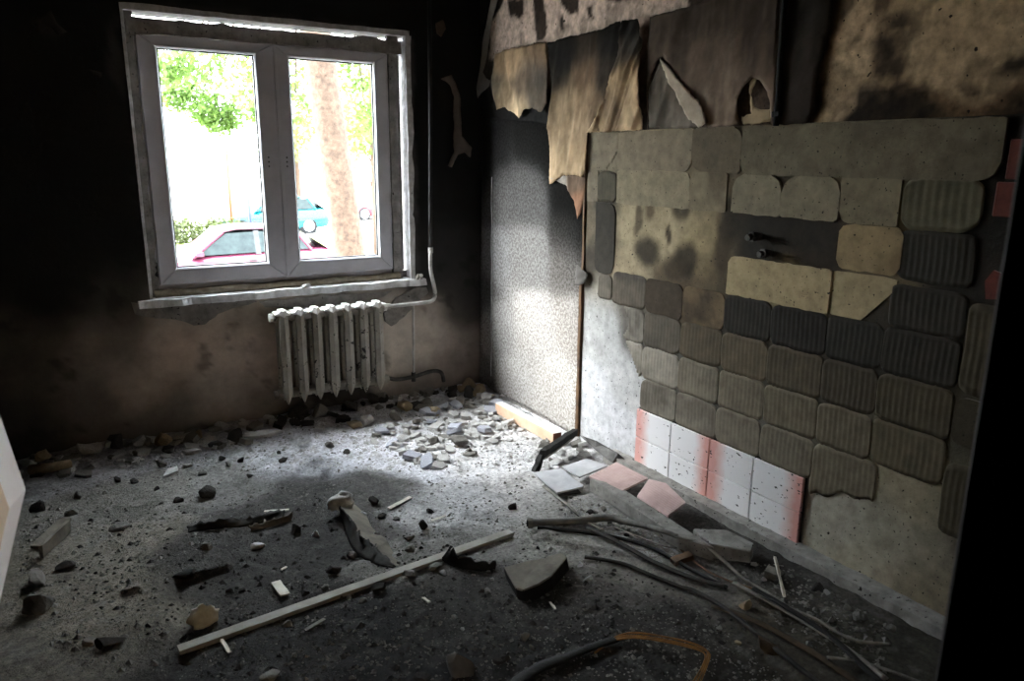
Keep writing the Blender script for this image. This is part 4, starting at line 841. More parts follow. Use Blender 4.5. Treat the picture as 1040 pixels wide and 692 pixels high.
# ================================================================== BIG PIECES ON THE FLOOR
def fz(p):
    x = min(max((p[0] - HX0) / 0.0125, 0), HG.shape[0] - 1.001); y = min(max((p[1] - HY0) / 0.0125, 0), HG.shape[1] - 1.001)
    i, j = int(x), int(y); a, b = x - i, y - j
    return float((HG[i, j] * (1 - b) + HG[i, j + 1] * b) * (1 - a) + (HG[i + 1, j] * (1 - b) + HG[i + 1, j + 1] * b) * a)
def onf(px, py, dz=0.0):
    p = F(px, py); z = fz(p)
    for _ in range(3): p = F(px, py, z + dz); z = fz(p)
    return np.array([p[0], p[1], z + dz])
# long lath
a, b = onf(181, 661, .014), onf(519, 541, .016)
single('wooden_lath', bev(beam(a, b, .042, .016, 14, .0012, 5), .0015), 'lath', 'long pale dusty wooden lath lying across the dark floor', 'lath')
# thick grey plank, propped
z_ = .082
q = [F(598.7, 485.6, z_), F(690.5, 546, z_), F(726, 556, z_)]; q.append(q[0] + (q[2] - q[1]) * 1.0)
single('plank', bev(slab(q, .062), .004, 1, .0015, 2), 'plank', 'thick grey dust-covered plank under the fallen pink tiles', 'plank')
q = [F(704, 537, .075), F(722, 553, .075), F(763, 560, .075), F(766, 552, .075), F(738, 538, .075)]
single('concrete_block', bev(slab(q, .066), .004, 1, .001, 3), 'plank', 'short rough grey block lying between plank and plinth', 'block')
# fallen tiles
def tile(name, pts, t, m, label, ribs=0, extra=None):
    V, Fc = slab([F(*p) for p in pts], t); fm = None
    o = single(name, bev((V, Fc), .0012), m, label, 'tile', 'fallen tiles by the right wall')
    if ribs:
        P = [F(*p) for p in pts]; a0, a1, b1, b0 = P[0], P[1], P[2], P[-1]
        for k in range(1, ribs):
            t_ = k / ribs; c = a0 + (b0 - a0) * t_; d = a1 + (b1 - a1) * t_
            mk('rib', tube([c + (d - c) * .03 + np.array([0, 0, .0006]), d + (c - d) * .03 + np.array([0, 0, .0006])], .0028, 5, flat=.6), m, o)
    return o
single('fallen_tile', bev(slab([F(541.7, 479.7, .045), F(566, 500.5, .035), F(593, 494, .045), F(570.6, 476.2, .055)], .009), .0012), 'tile_back_g', 'grey fallen tile with a crack line, nearest the charred frame', 'tile', 'fallen tiles by the right wall')
single('fallen_tile', bev(slab([F(546, 484, .022), F(567, 503, .020), F(590, 500, .020), F(575, 484, .026)], .009), .0012), 'tile_dark', 'dark fallen tile wedged under the grey cracked one', 'tile', 'fallen tiles by the right wall')
tile('fallen_tile', [(571, 474, .070), (588.5, 484.5, .070), (617.5, 472.8, .075), (595.5, 465.8, .075)], .009, 'tile_back_g', 'pale grey fallen tile behind the grey cracked one')
tile('fallen_tile', [(598.4, 483.8, .080), (632.5, 498.2, .085), (658, 485.5, .105), (626, 469.3, .10)], .010, 'tile_back_p', 'pink ribbed fallen tile at the far end of the plank', 9)
tile('fallen_tile', [(647, 503.8, .075), (678.4, 523.7, .085), (696.6, 509.9, .13), (676.7, 490.8, .13), (659, 486.5, .12)], .010, 'tile_back_p', 'broken pink ribbed fallen tile leaning on the plinth', 0)
P5 = [F(647, 503.8, .077), F(678.4, 523.7, .087), F(696.6, 509.9, .132), F(662, 488, .124)]
o_ = [o for o in col.objects if o.get('label', '').startswith('broken pink')][0]
for k in range(1, 10):
    t_ = k / 10; c = P5[0] + (P5[3] - P5[0]) * t_; d = P5[1] + (P5[2] - P5[1]) * t_
    mk('rib', tube([c + (d - c) * .04, d + (c - d) * .04], .0028, 5, flat=.6), 'tile_back_p', o_)
V, Fc = extr([F(588.5, 442, .06), F(604, 456, .05), F(622, 470, .035), F(641, 472.5, .03), F(628, 460.6, .085), F(606, 448, .095)], (.006, .008, -.006))
single('fallen_tile', (V, Fc), 'tile_dark', 'dark sooted tile leaning against the white wall foot', 'tile', 'fallen tiles by the right wall')
# charred frame corner
ch = thing('burnt_sash_corner', 'black charred frame corner standing in the white debris', 'frame', tuple(F(548, 478, 0)))
mk('long_bar', beam(F(551, 461, .10), F(584, 438.5, .10), .030, .035, 8, .003, 4), 'char', ch)
mk('short_bar', beam(F(543, 480, .010), F(551.5, 459, .10), .026, .03, 6, .003, 5), 'char', ch)
mk('glazing_strip', beam(F(552, 466, .06), F(582, 445, .07), .010, .012, 5, .002, 6), 'strip', ch)
# timber by the corner
a, b = F(507, 411, .06), F(566, 442, .06)
tb = single('timber_offcut', bev(beam(a - np.array([0, 0, .02]), b - np.array([0, 0, .02]), .055, .065, 6, .001, 3), .003), 'timber', 'orange wooden timber offcut lying at the foot of the rosette wallpaper', 'timber')
d = (b - a) / np.linalg.norm(b - a); mk('sawn_end', beam(b - np.array([0, 0, .02]) - d * .002, b - np.array([0, 0, .02]) + d * .0025, .053, .063), 'timber_end', tb)
mk('white_top_face', beam(a + np.array([0, 0, .0135]), b + np.array([0, 0, .0135]), .047, .002, 12, .0012, 4), 'iron_top', tb)  # top face whiter than the sides
# curled linoleum flakes
def flake(rowsA, rowsB, m, name, label, cat, t=.004, seed=1, group=None, jit=.004):
    A = smoothpath(rowsA, 6); B = smoothpath(rowsB, 6); n = len(A); k = 4; V, Fc = [], []; R = random.Random(seed)
    for i in range(n):
        for j in range(k + 1): V.append(A[i] + (B[i] - A[i]) * (j / k) * (1 + (R.uniform(-.28, .22) if j == k else 0)) + np.array([R.uniform(-jit, jit) for _ in range(3)]) * (0.3 if j == 0 else 1))
    for i in range(n - 1):
        for j in range(k): Fc.append((i * (k + 1) + j, (i + 1) * (k + 1) + j, (i + 1) * (k + 1) + j + 1, i * (k + 1) + j + 1))
    o = single(name, (np.array(V), Fc), m, label, cat, group, smooth=True); s = o.modifiers.new('t', 'SOLIDIFY'); s.thickness = t; s.offset = 0; return o
lf = flake([onf(345, 518, .004), onf(352, 540, .004), onf(357, 556, .004), onf(369, 568, .004), onf(384, 574, .004), onf(400, 577, .002)],
           [F(343, 513, .04), F(357, 527, .065), F(364, 542, .05), F(379, 553, .045), F(387, 561, .03), F(401, 575, .012)], 'lino', 'linoleum_flake', 'tall curled charred linoleum flake under the white lump', 'flake', .005, 3)
mk('dusty_back', (lambda A, B: (np.array([v for p, q in zip(A, B) for v in (p, q)]), [(2 * i, 2 * i + 1, 2 * i + 3, 2 * i + 2) for i in range(len(A) - 1)]))(smoothpath([F(343, 513, .041), F(357, 527, .066), F(364, 542, .051), F(379, 553, .046), F(387, 561, .031), F(401, 575, .013)], 5), smoothpath([onf(360, 512, .004), onf(372, 524, .006), onf(378, 536, .006), onf(392, 548, .006), onf(397, 557, .004), onf(406, 574, .003)], 5)), 'lino_top', lf)
flake([onf(192, 541, .002), onf(215, 538, .003), onf(245, 535, .003), onf(262, 532, .003), onf(287, 527, .003)], [onf(190, 534, .012), onf(212, 530, .03), onf(243, 527, .028), onf(264, 523, .03), onf(289, 518, .026)], 'lino', 'linoleum_flake', 'long low curled linoleum strip in the dark patch at left', 'flake', .006, 4)
flake([onf(255, 540, .002), onf(268, 537, .003), onf(280, 534, .003), onf(296, 529, .003)], [onf(252, 534, .022), onf(266, 530, .026), onf(281, 526, .028), onf(297, 521, .022)], 'lino_top', 'linoleum_flake', 'short dusty linoleum curl at the right of the long strip', 'flake', .006, 5)
flake([onf(448, 568, .002), onf(462, 576, .002), onf(485, 580, .002), onf(503, 578, .002)], [F(458, 556, .065), F(464, 563, .05), F(486, 570, .035), F(505, 572, .02)], 'char', 'charred_scrap', 'black charred scrap folded over the lath', 'scrap', .010, 6)
flake([onf(123, 600, .001), onf(132, 596, .002), onf(142, 594, .001)], [onf(124, 602, .012), onf(133, 598, .018), onf(143, 597, .01)], 'lino_top', 'linoleum_flake', 'small upturned flake on the left grey crust', 'flake', .004, 7)
# pale slab of felt with a dark broken side
q = [F(511, 576, .05), F(524, 598, .045), F(531, 600, .045), F(547, 594, .05), F(560, 585, .06), F(576, 566, .07), F(570, 560, .06), F(552, 568, .05), F(535, 570, .05)]
V, Fc = slab(q, .055, (.01, -.005, 0))
single('slab_fragment', bev((V, Fc), .004, 1, .001, 2), ['lino_top', 'char'], 'pale flat slab fragment with a dark broken edge, centre foreground', 'slab', fmat=None)
o_ = col.objects[-1] if False else [o for o in col.objects if o.name.startswith('slab_fragment')][0]
for pl in o_.data.polygons:
    if pl.normal.z < .5: pl.material_index = 1
# hose / flattened tube
hs = smoothpath([F(537, 531.5, .035), F(560, 531, .03), F(588, 529, .035), F(617, 526, .05), F(640, 531, .06), F(668, 538, .085), F(688, 545, .085)], 6)
hr = [.017] * 12 + [.017] * 7 + [.015] * 6 + [.012] * 6 + [.010] * 6
hs2 = thing('burnt_hose', 'sooty grey hose with an open end, lying over the plank', 'hose', tuple(onf(560, 534)))
mk('hose_body', tube(hs, hr[:len(hs)], 12, rough=.04), 'hose', hs2, smooth=True)
mk('hose_tail', tube(smoothpath([F(686, 545, .085), F(712, 552, .075), F(735, 570, .05), F(755, 588, .03), F(775, 600, .02), F(800, 616, .02)], 6), .0095, 8, flat=.5), 'strip', hs2, smooth=True)
mk('open_end', tube([F(536, 531.7, .035), F(541, 531.5, .035)], .022, 12), 'strip', hs2)
mk('bore', tube([F(535, 531.8, .035), F(538, 531.7, .035)], .014, 10), 'char', hs2)
# strips and cables running along the floor
def cable(name, pts, r, m, label, cat='cable', flat=1.0, n=8, group=None): return single(name, tube(smoothpath([onf(*p) for p in pts], 6), r, n, flat=flat, rough=.08, seed=len(pts)), m, label, cat, group, smooth=True)
cable('floor_strip', [(546, 536, .012), (585, 540, .012), (620, 545, .012), (660, 556, .012), (705, 580, .012), (738, 597, .010)], .008, 'char', 'thin dark cable looping below the hose', 'cable')
cable('floor_strip', [(597, 536, .02), (630, 552, .018), (662, 570, .016), (700, 586, .014), (735, 596, .012)], .013, 'lino', 'thick dark strip running diagonally under the hose', 'strip', .5)
cable('floor_strip', [(552, 494, .01), (575, 512, .012), (596, 530, .012), (612, 538, .012)], .009, 'strip', 'pale narrow strip from the cracked tile to the hose', 'strip', .5)
cable('floor_strip', [(622, 535, .016), (650, 546, .014), (680, 556, .012), (696, 555, .012)], .006, 'strip', 'light grey thin strip between hose and plank', 'strip', .5)
cable('floor_strip', [(690, 557, .010), (715, 578, .010), (740, 590, .012), (770, 600, .012)], .006, 'batten', 'brown thin strip along the plank end', 'strip', .5)
cable('floor_strip', [(594, 566, .010), (630, 572, .010), (655, 582, .012), (690, 596, .012), (705, 598, .012), (735, 615, .012), (765, 640, .010), (800, 668, .010), (840, 700, .008)], .009, 'lino', 'long dark cable bordering the black floor on the right', 'cable', .8)
cable('floor_strip', [(745, 592, .02), (775, 608, .022), (800, 622, .022), (830, 640, .02), (862, 660, .02), (900, 690, .016)], .011, 'strip', 'broad pale strip running to the lower right corner', 'strip', .45)
cable('floor_strip', [(770, 604, .03), (800, 617, .03), (830, 630, .028), (855, 645, .024), (875, 652, .02), (905, 655, .02)], .008, 'strip', 'pale cable curving off beside the broad strip', 'cable', .6)
cable('floor_strip', [(765, 598, .035), (790, 612, .035), (822, 632, .03), (850, 652, .026), (880, 680, .02), (920, 712, .016)], .012, 'char', 'black charred strip beside the broad pale one', 'strip', .5)
cable('floor_strip', [(725, 612, .006), (755, 626, .008), (785, 640, .008), (830, 666, .008), (880, 700, .006)], .016, 'rust', 'brown rusty strip at the edge of the black floor', 'strip', .3)
cable('floor_strip', [(840, 668, .02), (870, 672, .02), (905, 682, .018), (950, 700, .015)], .007, 'strip', 'thin pale wire in the lower right corner', 'wire', .6)
# standing white splinter
single('white_splinter', beam(F(787, 566, .10), F(797, 607, .02), .010, .008, 6, .0015, 4), 'strip_w', 'thin white splinter standing against the plinth', 'splinter')
single('small_wood_block', bev(beam(onf(778, 580, .02), onf(790, 585, .02), .05, .03, 2, .002, 3), .002), 'strip', 'small pale wood block beside the white splinter', 'block')
single('brick_scrap', bev(beam(onf(683, 571, .015), onf(702, 564, .02), .04, .022, 3, .002, 7), .002), 'batten', 'small brown scrap in front of the plank', 'scrap')
# loop of yellow-brown wire with its dark ribbon
wr_ = thing('wire_bundle', 'yellow-brown wire loop on a black ribbon, bottom foreground', 'wire', tuple(onf(650, 655)))
for k, o_f in enumerate(((0, 0), (2, 3), (-2, 5))):
    mk('wire', tube(smoothpath([onf(600 + k * 4, 662 + o_f[1] * .5, .012), onf(626, 647 + o_f[1] * .6, .02), onf(645, 643 + o_f[1], .03), onf(675, 647 + o_f[1], .03), onf(705, 654 + o_f[1], .03), onf(718 + o_f[0], 662 + o_f[1] * .5, .025), onf(716 + o_f[0], 676, .015), onf(706 + o_f[0] * 2, 696, .01)][0 if k < 2 else 1:], 6), .0032, 6), 'wire', wr_, smooth=True)
mk('ribbon', tube(smoothpath([onf(515, 702, .01), onf(545, 680, .012), onf(575, 668, .014), onf(600, 658, .016), onf(628, 649, .016), onf(645, 646, .016)], 6), [.024] * 12 + [.018] * 12 + [.010] * 7, 8, flat=.4, rough=.06), 'char', wr_, smooth=True)
# single lumps and scraps one can point to
def lump(px, py, sx, sy, sz, m, name, label, cat, seed, rz=0, sink=.15):
    p = onf(px, py); V, Fc = rock(random.Random(seed), sx, sy, sz, 17); c, s = math.cos(rz), math.sin(rz); V = np.c_[V[:, 0] * c - V[:, 1] * s, V[:, 0] * s + V[:, 1] * c, V[:, 2]] + p - np.array([0, 0, sz * sink])
    return single(name, (V, Fc), m, label, cat)
def bumpy(px, py, s, m, name, label, cat, seed, dz=0.0):
    """knobbly foam lump"""
    p = onf(px, py); bm = bmesh.new(); bmesh.ops.create_icosphere(bm, subdivisions=3, radius=1); V = np.array([v.co[:] for v in bm.verts]); Fc = [[v.index for v in f.verts] for f in bm.faces]; bm.free()
    n = .45 + .95 * fbm(V[:, 0] + 3 * V[:, 2], V[:, 1] - 2 * V[:, 2], 2.3, seed, 4); V = V * n[:, None] * np.array(s) + p + np.array([0, 0, s[2] * .55 + dz]); return single(name, (V, Fc), m, label, cat, smooth=True)
bumpy(347, 521, (.062, .042, .042), 'rubble_w', 'plaster_lump', 'white plaster lump perched on the curled linoleum flake', 'lump', 9, .030)
bumpy(207, 634, (.048, .036, .044), 'foam_pale', 'foam_lump', 'knobbly yellowish foam lump beside the end of the lath', 'lump', 3)
lump(466, 684, .065, .06, .05, 'stone', 'ash_lump', 'big dull grey lump at the bottom of the floor', 'lump', 12)
lump(301, 541, .03, .028, .03, 'rubble_d', 'charred_lump', 'dark lump right of the linoleum curls', 'lump', 13)
lump(340, 582, .034, .026, .025, 'rubble_d', 'charred_lump', 'dark angular lump just above the lath middle', 'lump', 14)
lump(431, 537, .026, .022, .03, 'rubble_d', 'charred_lump', 'black pointed lump alone on the pale dust', 'lump', 15)
lump(521, 517, .025, .018, .022, 'rubble_d', 'charred_lump', 'small black lump left of the cracked grey tile', 'lump', 16)
lump(357, 566, .024, .022, .02, 'rubble_g', 'plaster_lump', 'grey lump left of the tall linoleum flake', 'lump', 17)
lump(415, 548, .026, .02, .016, 'rubble_g', 'plaster_lump', 'flat grey lump on dust above the lath', 'lump', 18)
lump(417, 560, .022, .018, .02, 'rubble_g', 'plaster_lump', 'grey lump touching the lath upper edge', 'lump', 19)
lump(418, 584, .03, .026, .022, 'rubble_g', 'plaster_lump', 'round grey lump below the lath on black floor', 'lump', 20)
lump(383, 599, .03, .026, .022, 'rubble_d', 'charred_lump', 'dark lump below the lath on black floor', 'lump', 21)
lump(443, 577, .03, .026, .026, 'rubble_g', 'plaster_lump', 'pale lump beside the black charred scrap', 'lump', 22)
lump(292, 636, .022, .02, .016, 'rubble_g', 'plaster_lump', 'grey lump near the lower half of the lath', 'lump', 23)
lump(533, 649, .026, .018, .014, 'rubble_g', 'plaster_lump', 'pale crumb alone on the black foreground', 'lump', 24)
lump(512, 671, .022, .02, .018, 'rubble_d', 'charred_lump', 'dark lump left of the wire ribbon', 'lump', 25)
lump(275, 690, .035, .03, .018, 'rubble_g', 'plaster_lump', 'grey lump at the bottom edge under the lath', 'lump', 26)
lump(598, 590, .028, .02, .014, 'rubble_w', 'plaster_lump', 'pale flat crumb right of the slab fragment', 'lump', 27)
lump(589, 575, .018, .015, .014, 'rubble_w', 'plaster_lump', 'small pale crumb behind the flat crumb', 'lump', 28)
lump(695, 586, .018, .015, .014, 'rubble_w', 'plaster_lump', 'white crumb between the strips on the right', 'lump', 29)
lump(120, 538, .045, .034, .028, 'rubble_g', 'plaster_lump', 'grey lump alone on the left floor', 'lump', 30)
lump(262, 557, .03, .022, .022, 'rubble_w', 'plaster_lump', 'white crumb in the dark patch left of centre', 'lump', 31)
lump(38, 592, .05, .045, .04, 'rubble_g', 'plaster_lump', 'upper of two grey lumps at the left edge', 'lump', 32)
lump(42, 618, .062, .05, .05, 'stone', 'plaster_lump', 'lower and bigger grey lump at the left edge', 'lump', 33)
lump(65, 578, .04, .03, .02, 'rubble_d', 'charred_lump', 'dark low lump right of the left-edge lumps', 'lump', 34)
lump(110, 655, .06, .04, .02, 'rubble_d', 'charred_lump', 'dark low clod on the left grey crust', 'lump', 35)
lump(90, 654, .025, .022, .02, 'rubble_g', 'plaster_lump', 'small grey clod beside the dark low clod', 'lump', 36)
lump(190, 585, .05, .025, .02, 'char', 'charred_lump', 'black burnt clod at the corner of the crust', 'lump', 37)
lump(783, 660, .03, .05, .035, 'rust', 'rusty_scrap', 'brown rusty lump beside the long dark cable', 'scrap', 38)
lump(758, 617, .03, .024, .024, 'rubble_t', 'plaster_lump', 'tan lump on the rusty strip', 'lump', 39)
# left: broken profile and sticks
V, Fc = join(beam(onf(38, 556, .012), onf(66, 528, .018), .05, .012, 4, .002, 3), beam(onf(42, 561, .03), onf(70, 534, .035), .012, .05, 4, .002, 4))
single('broken_profile', (V, Fc), 'lino_top', 'broken grey angle profile on the left floor', 'profile')
single('stick', tube([onf(30, 477, .03), onf(50, 475, .035), onf(72, 471, .035)], [.026, .024, .022], 9, rough=.1), 'rubble_t', 'thick round stick against the window wall at far left', 'stick', smooth=True)
single('plaster_sliver', bev(slab([onf(165, 484, .018), onf(181, 478, .02), onf(180, 473, .022), onf(170, 476, .022)], .014), .002), 'rubble_w', 'pale green-white plaster sliver alone below the wall rubble', 'sliver')
single('plaster_sheet', bev(slab([onf(240, 443, .03), onf(262, 443, .03), onf(288, 437, .035), onf(270, 434, .035)], .02), .003), 'rubble_w', 'flat white plaster sheet left of the radiator foot', 'sheet')
for k, (x0, y0, x1, y1, w, lb) in enumerate(((395, 517, 417, 505, .024, 'flat pale chip lying on bright dust mid floor'), (438, 529, 453, 524, .012, 'thin pale chip beside the black pointed lump'), (280, 591, 290, 605, .035, 'ragged pale paper scrap above the lath'), (310, 641, 330, 629, .016, 'pale split chip below the lath'), (225, 650, 233, 663, .012, 'small pale chip below the lath end'), (559, 612, 564, 619, .009, 'tiny pale chip on the black floor'), (285, 579, 291, 576, .008, 'tiny pale splinter above the paper scrap'), (430, 607, 436, 612, .012, 'tiny white chip on black floor below the lath'), (268, 520, 293, 518, .016, 'pale chip lying on the linoleum curl'))):
    single('wood_chip', bev(beam(onf(x0, y0, .008), onf(x1, y1, .010), w, .006, 3, .0015, k), .001), 'strip_w' if k != 3 else 'strip', lb, 'chip')

# ================================================================== RUBBLE, each piece its own object
RR = random.Random(11)
def protos(n, fn, mats_, nm):
    L = []
    for i in range(n):
        V, Fc = fn(i)
        for m in mats_:
            me = bpy.data.meshes.new(nm); me.from_pydata(V.tolist(), [], [tuple(f) for f in Fc]); me.materials.append(MT[m]); L.append((me, m))
    return L
rg = random.Random(21)
SH = protos(8, lambda i: shard(rg, 1, .72, .30 + .25 * rg.random()), ('rubble_w', 'rubble_b', 'rubble_g', 'rubble_t', 'rubble_d'), 'plaster_fragment')
RK = protos(7, lambda i: rock(rg, 1, .8, .75, 13), ('rubble_w', 'rubble_g', 'rubble_d', 'rubble_t'), 'rubble_chunk')
TONE = {'rubble_w': 'white', 'rubble_g': 'grey', 'rubble_d': 'charred black', 'rubble_t': 'tan', 'rubble_b': 'bluish'}
def refine(label, m, s, flat, p):
    """say how this piece looks and which neighbour it lies by"""
    size = 'tiny' if s < .018 else 'small' if s < .03 else 'mid-sized' if s < .045 else 'large'
    shape = 'flat plaster shard' if flat else 'chunky lump'
    x, y = p[0], p[1]
    if 'foot of the window wall' in label:
        if 1.02 < x < 1.72: w = 'right under the radiator' if y > BY - .2 else 'just in front of the radiator'
        elif x < -.05: w = 'in the far left corner of the window wall'
        elif x < .45: w = 'at the wall foot left of the window'
        elif x < 1.02: w = 'at the wall foot below the left pane'
        else: w = 'at the wall foot between radiator and corner'
    elif 'heap' in label:
        w = ('in the heap, ' if m != 'rubble_b' else 'on the heap, ') + ('left part, before the radiator' if x < 1.45 else 'middle part, before the radiator' if x < 1.85 else 'right part, towards the timber') + (', back row' if y > 3.75 else ', front row')
    elif 'left' in label: w = 'in the rubble strip at left, ' + ('near the pale board' if x < .05 else 'below the window' if x > .5 else 'midway')
    elif 'open floor' in label:
        if y > 3.3: w = 'on the bright dust below the window'
        elif x < .45: w = 'on the left part of the floor'
        elif x > 1.75: w = 'among the strips by the right wall'
        else: w = 'near the lath on the dark floor' if y < 2.75 else 'near the curled linoleum'
    elif 'fallen tiles' in label: w = 'behind the fallen tiles' + (' beside the charred sash corner' if x < 2.15 else ' at the wall foot')
    elif 'timber' in label: w = 'beside the orange timber offcut' + (', near end' if y < 3.75 else ', corner end')
    elif 'hose' in label: w = 'between the hose and the plank'
    else: w = 'in the far corner below the riser pipe'
    return size + ' ' + TONE[m] + ' ' + shape + ' ' + w
def place(pool, m, p, s, name, label, cat, group, tilt=.25):
    me = RR.choice([q for q, mm in pool if mm == m]); o = bpy.data.objects.new(name, me); col.objects.link(o)
    o.location = (p[0], p[1], p[2]); o.scale = (s, s, s * RR.uniform(.8, 1.15)); o.rotation_euler = (RR.uniform(-tilt, tilt), RR.uniform(-tilt, tilt), RR.uniform(0, 6.28))
    tag(o, refine(label, m, s, pool is SH, p), cat, group); return o
def inpoly_px(poly):
    xs, ys = [p[0] for p in poly], [p[1] for p in poly]
    while True:
        q = (RR.uniform(min(xs), max(xs)), RR.uniform(min(ys), max(ys)))
        if inside(np.array([q]), poly)[0]: return q
def pick(w): return RR.choices([k for k, _ in w], [v for _, v in w])[0]
heap = [(376, 448), (392, 432), (425, 418), (455, 408), (495, 405), (530, 424), (545, 438), (520, 448), (488, 452), (478, 465), (450, 478), (425, 474), (400, 460)]
placed = []
def free(p, r):
    for q, s in placed:
        if (p[0] - q[0]) ** 2 + (p[1] - q[1]) ** 2 < (r + s) ** 2 * .42: return False
    placed.append((p[:2], r)); return True
cnt = 0
while cnt < 150:
    q = inpoly_px(heap); s = RR.choice((.026, .034, .042, .055, .07)); p = onf(*q)
    if not free(p, s): s *= .55; p[2] += .006
    p[2] -= .002; cnt += 1
    place(SH if RR.random() < .75 else RK, pick((('rubble_w', 7), ('rubble_g', 2))) if True else '', p, s, 'plaster_fragment', 'pale plaster fragment in the heap on bright floor before the radiator', 'fragment', 'plaster fragments heaped before the radiator')
for k in range(14):
    q = inpoly_px(heap); s = RR.uniform(.04, .065); p = onf(*q, .012); place(SH, 'rubble_b', p, s, 'plaster_fragment', 'bluish painted plaster fragment on top of the heap before the radiator', 'fragment', 'blue-painted fragments on the heap', .4)
for k in range(125):        # along the foot of the window wall
    x = RR.uniform(-.35, 2.35); d = abs(RR.gauss(0, .17)) + .03; p = np.array([x, BY - d, 0]); p[2] = fz(p); s = RR.choice((.02, .028, .036, .05, .065))
    p[1] = min(p[1], BY - s * 1.15 - .01)
    if x > 1.0 and x < 1.75 and d < .25: m = pick((('rubble_d', 6), ('rubble_g', 2)))
    else: m = pick((('rubble_w', 5), ('rubble_g', 4), ('rubble_d', 2), ('rubble_t', 1)))
    place(RK if RR.random() < .55 else SH, m, p, s, 'rubble_chunk', 'rubble chunk lying along the foot of the window wall', 'rubble', 'rubble along the window wall', .35)
for k in range(60):         # pale pieces where the wall rubble spreads at left
    q = (RR.uniform(40, 260), 0); q = (q[0], 494 - q[0] * .20 + RR.uniform(-16, 8)); p = onf(*q); place(SH, pick((('rubble_w', 2), ('rubble_g', 2))), p, RR.choice((.025, .035, .05)), 'plaster_fragment', 'pale plaster fragment in the strip of rubble at the left', 'fragment', 'fragments at the left of the window wall')
for px, py, s in ((475, 393, .06), (468, 398, .05), (487, 398, .06), (480, 403, .045)): place(RK, 'rubble_t', onf(px, py), s, 'rubble_chunk', 'tan rubble chunk in the far corner below the riser', 'rubble', 'tan chunks in the corner')
corner = [(540, 452), (560, 448), (590, 450), (600, 464), (575, 472), (556, 476), (548, 470)]
for k in range(26): place(SH, pick((('rubble_w', 4), ('rubble_g', 1))), onf(*inpoly_px(corner)), RR.choice((.02, .03, .045)), 'plaster_fragment', 'white plaster fragment behind the fallen tiles', 'fragment', 'white fragments behind the fallen tiles', .4)
foot = [(500, 400), (515, 405), (545, 428), (540, 442), (515, 425), (496, 410)]
for k in range(16): place(SH, pick((('rubble_w', 4), ('rubble_b', 1))), onf(*inpoly_px(foot)), RR.choice((.02, .03, .05)), 'plaster_fragment', 'white plaster fragment beside the orange timber offcut', 'fragment', 'white fragments beside the timber', .4)
beamz = [(600, 505), (640, 535), (690, 562), (650, 560), (600, 530), (575, 505)]
for k in range(16): place(RK, pick((('rubble_w', 2), ('rubble_g', 3), ('rubble_d', 2))), onf(*inpoly_px(beamz)), RR.choice((.010, .014, .02)), 'rubble_chunk', 'small crumb between the hose and the plank', 'rubble', 'crumbs between hose and plank')
for px, py, s, m in ((283, 462, .02, 'rubble_d'), (287, 470, .03, 'rubble_d'), (245, 470, .03, 'rubble_d'), (205, 483, .025, 'rubble_g'), (180, 510, .03, 'rubble_d'), (160, 498, .02, 'rubble_d'), (135, 491, .03, 'rubble_d'), (225, 468, .028, 'rubble_d'), (232, 474, .02, 'rubble_g'), (253, 485, .022, 'rubble_d'), (210, 505, .05, 'rubble_d'), (120, 490, .025, 'rubble_d'), (80, 506, .03, 'rubble_g'), (75, 523, .035, 'rubble_g'), (40, 520, .04, 'rubble_d'), (210, 558, .035, 'rubble_g'), (370, 524, .02, 'rubble_w'), (388, 527, .03, 'rubble_d'), (402, 529, .018, 'rubble_g'), (380, 512, .035, 'rubble_d'), (437, 521, .022, 'rubble_d'), (335, 455, .035, 'rubble_g'), (352, 460, .028, 'rubble_d'), (320, 545, .02, 'rubble_w'), (245, 602, .02, 'rubble_d'), (234, 601, .018, 'rubble_d'), (375, 552, .02, 'rubble_w'), (383, 548, .025, 'rubble_w'), (540, 660, .014, 'rubble_g'), (470, 640, .012, 'rubble_w'), (462, 628, .014, 'rubble_w'), (620, 587, .014, 'rubble_g'), (500, 590, .014, 'rubble_w'), (495, 602, .02, 'rubble_g'), (310, 605, .025, 'rubble_d'), (330, 600, .022, 'rubble_g'), (370, 612, .02, 'rubble_g'), (355, 608, .016, 'rubble_w'), (300, 668, .014, 'rubble_g'), (430, 690, .03, 'rubble_d'), (505, 675, .024, 'rubble_d'), (475, 575, .03, 'rubble_g'), (450, 583, .02, 'rubble_w'), (555, 640, .012, 'rubble_w'), (730, 640, .014, 'rubble_g'), (750, 655, .016, 'rubble_t'), (860, 620, .02, 'rubble_g'), (870, 630, .03, 'rubble_g'), (905, 640, .02, 'rubble_g'), (840, 605, .02, 'rubble_w'), (830, 600, .03, 'rubble_d'), (720, 590, .012, 'rubble_w'), (765, 575, .016, 'rubble_w'), (775, 590, .014, 'rubble_w')):
    place(RK, m, onf(px, py, -.003), s, 'rubble_crumb', 'small rubble crumb scattered on the open floor', 'rubble', 'crumbs scattered on the floor')
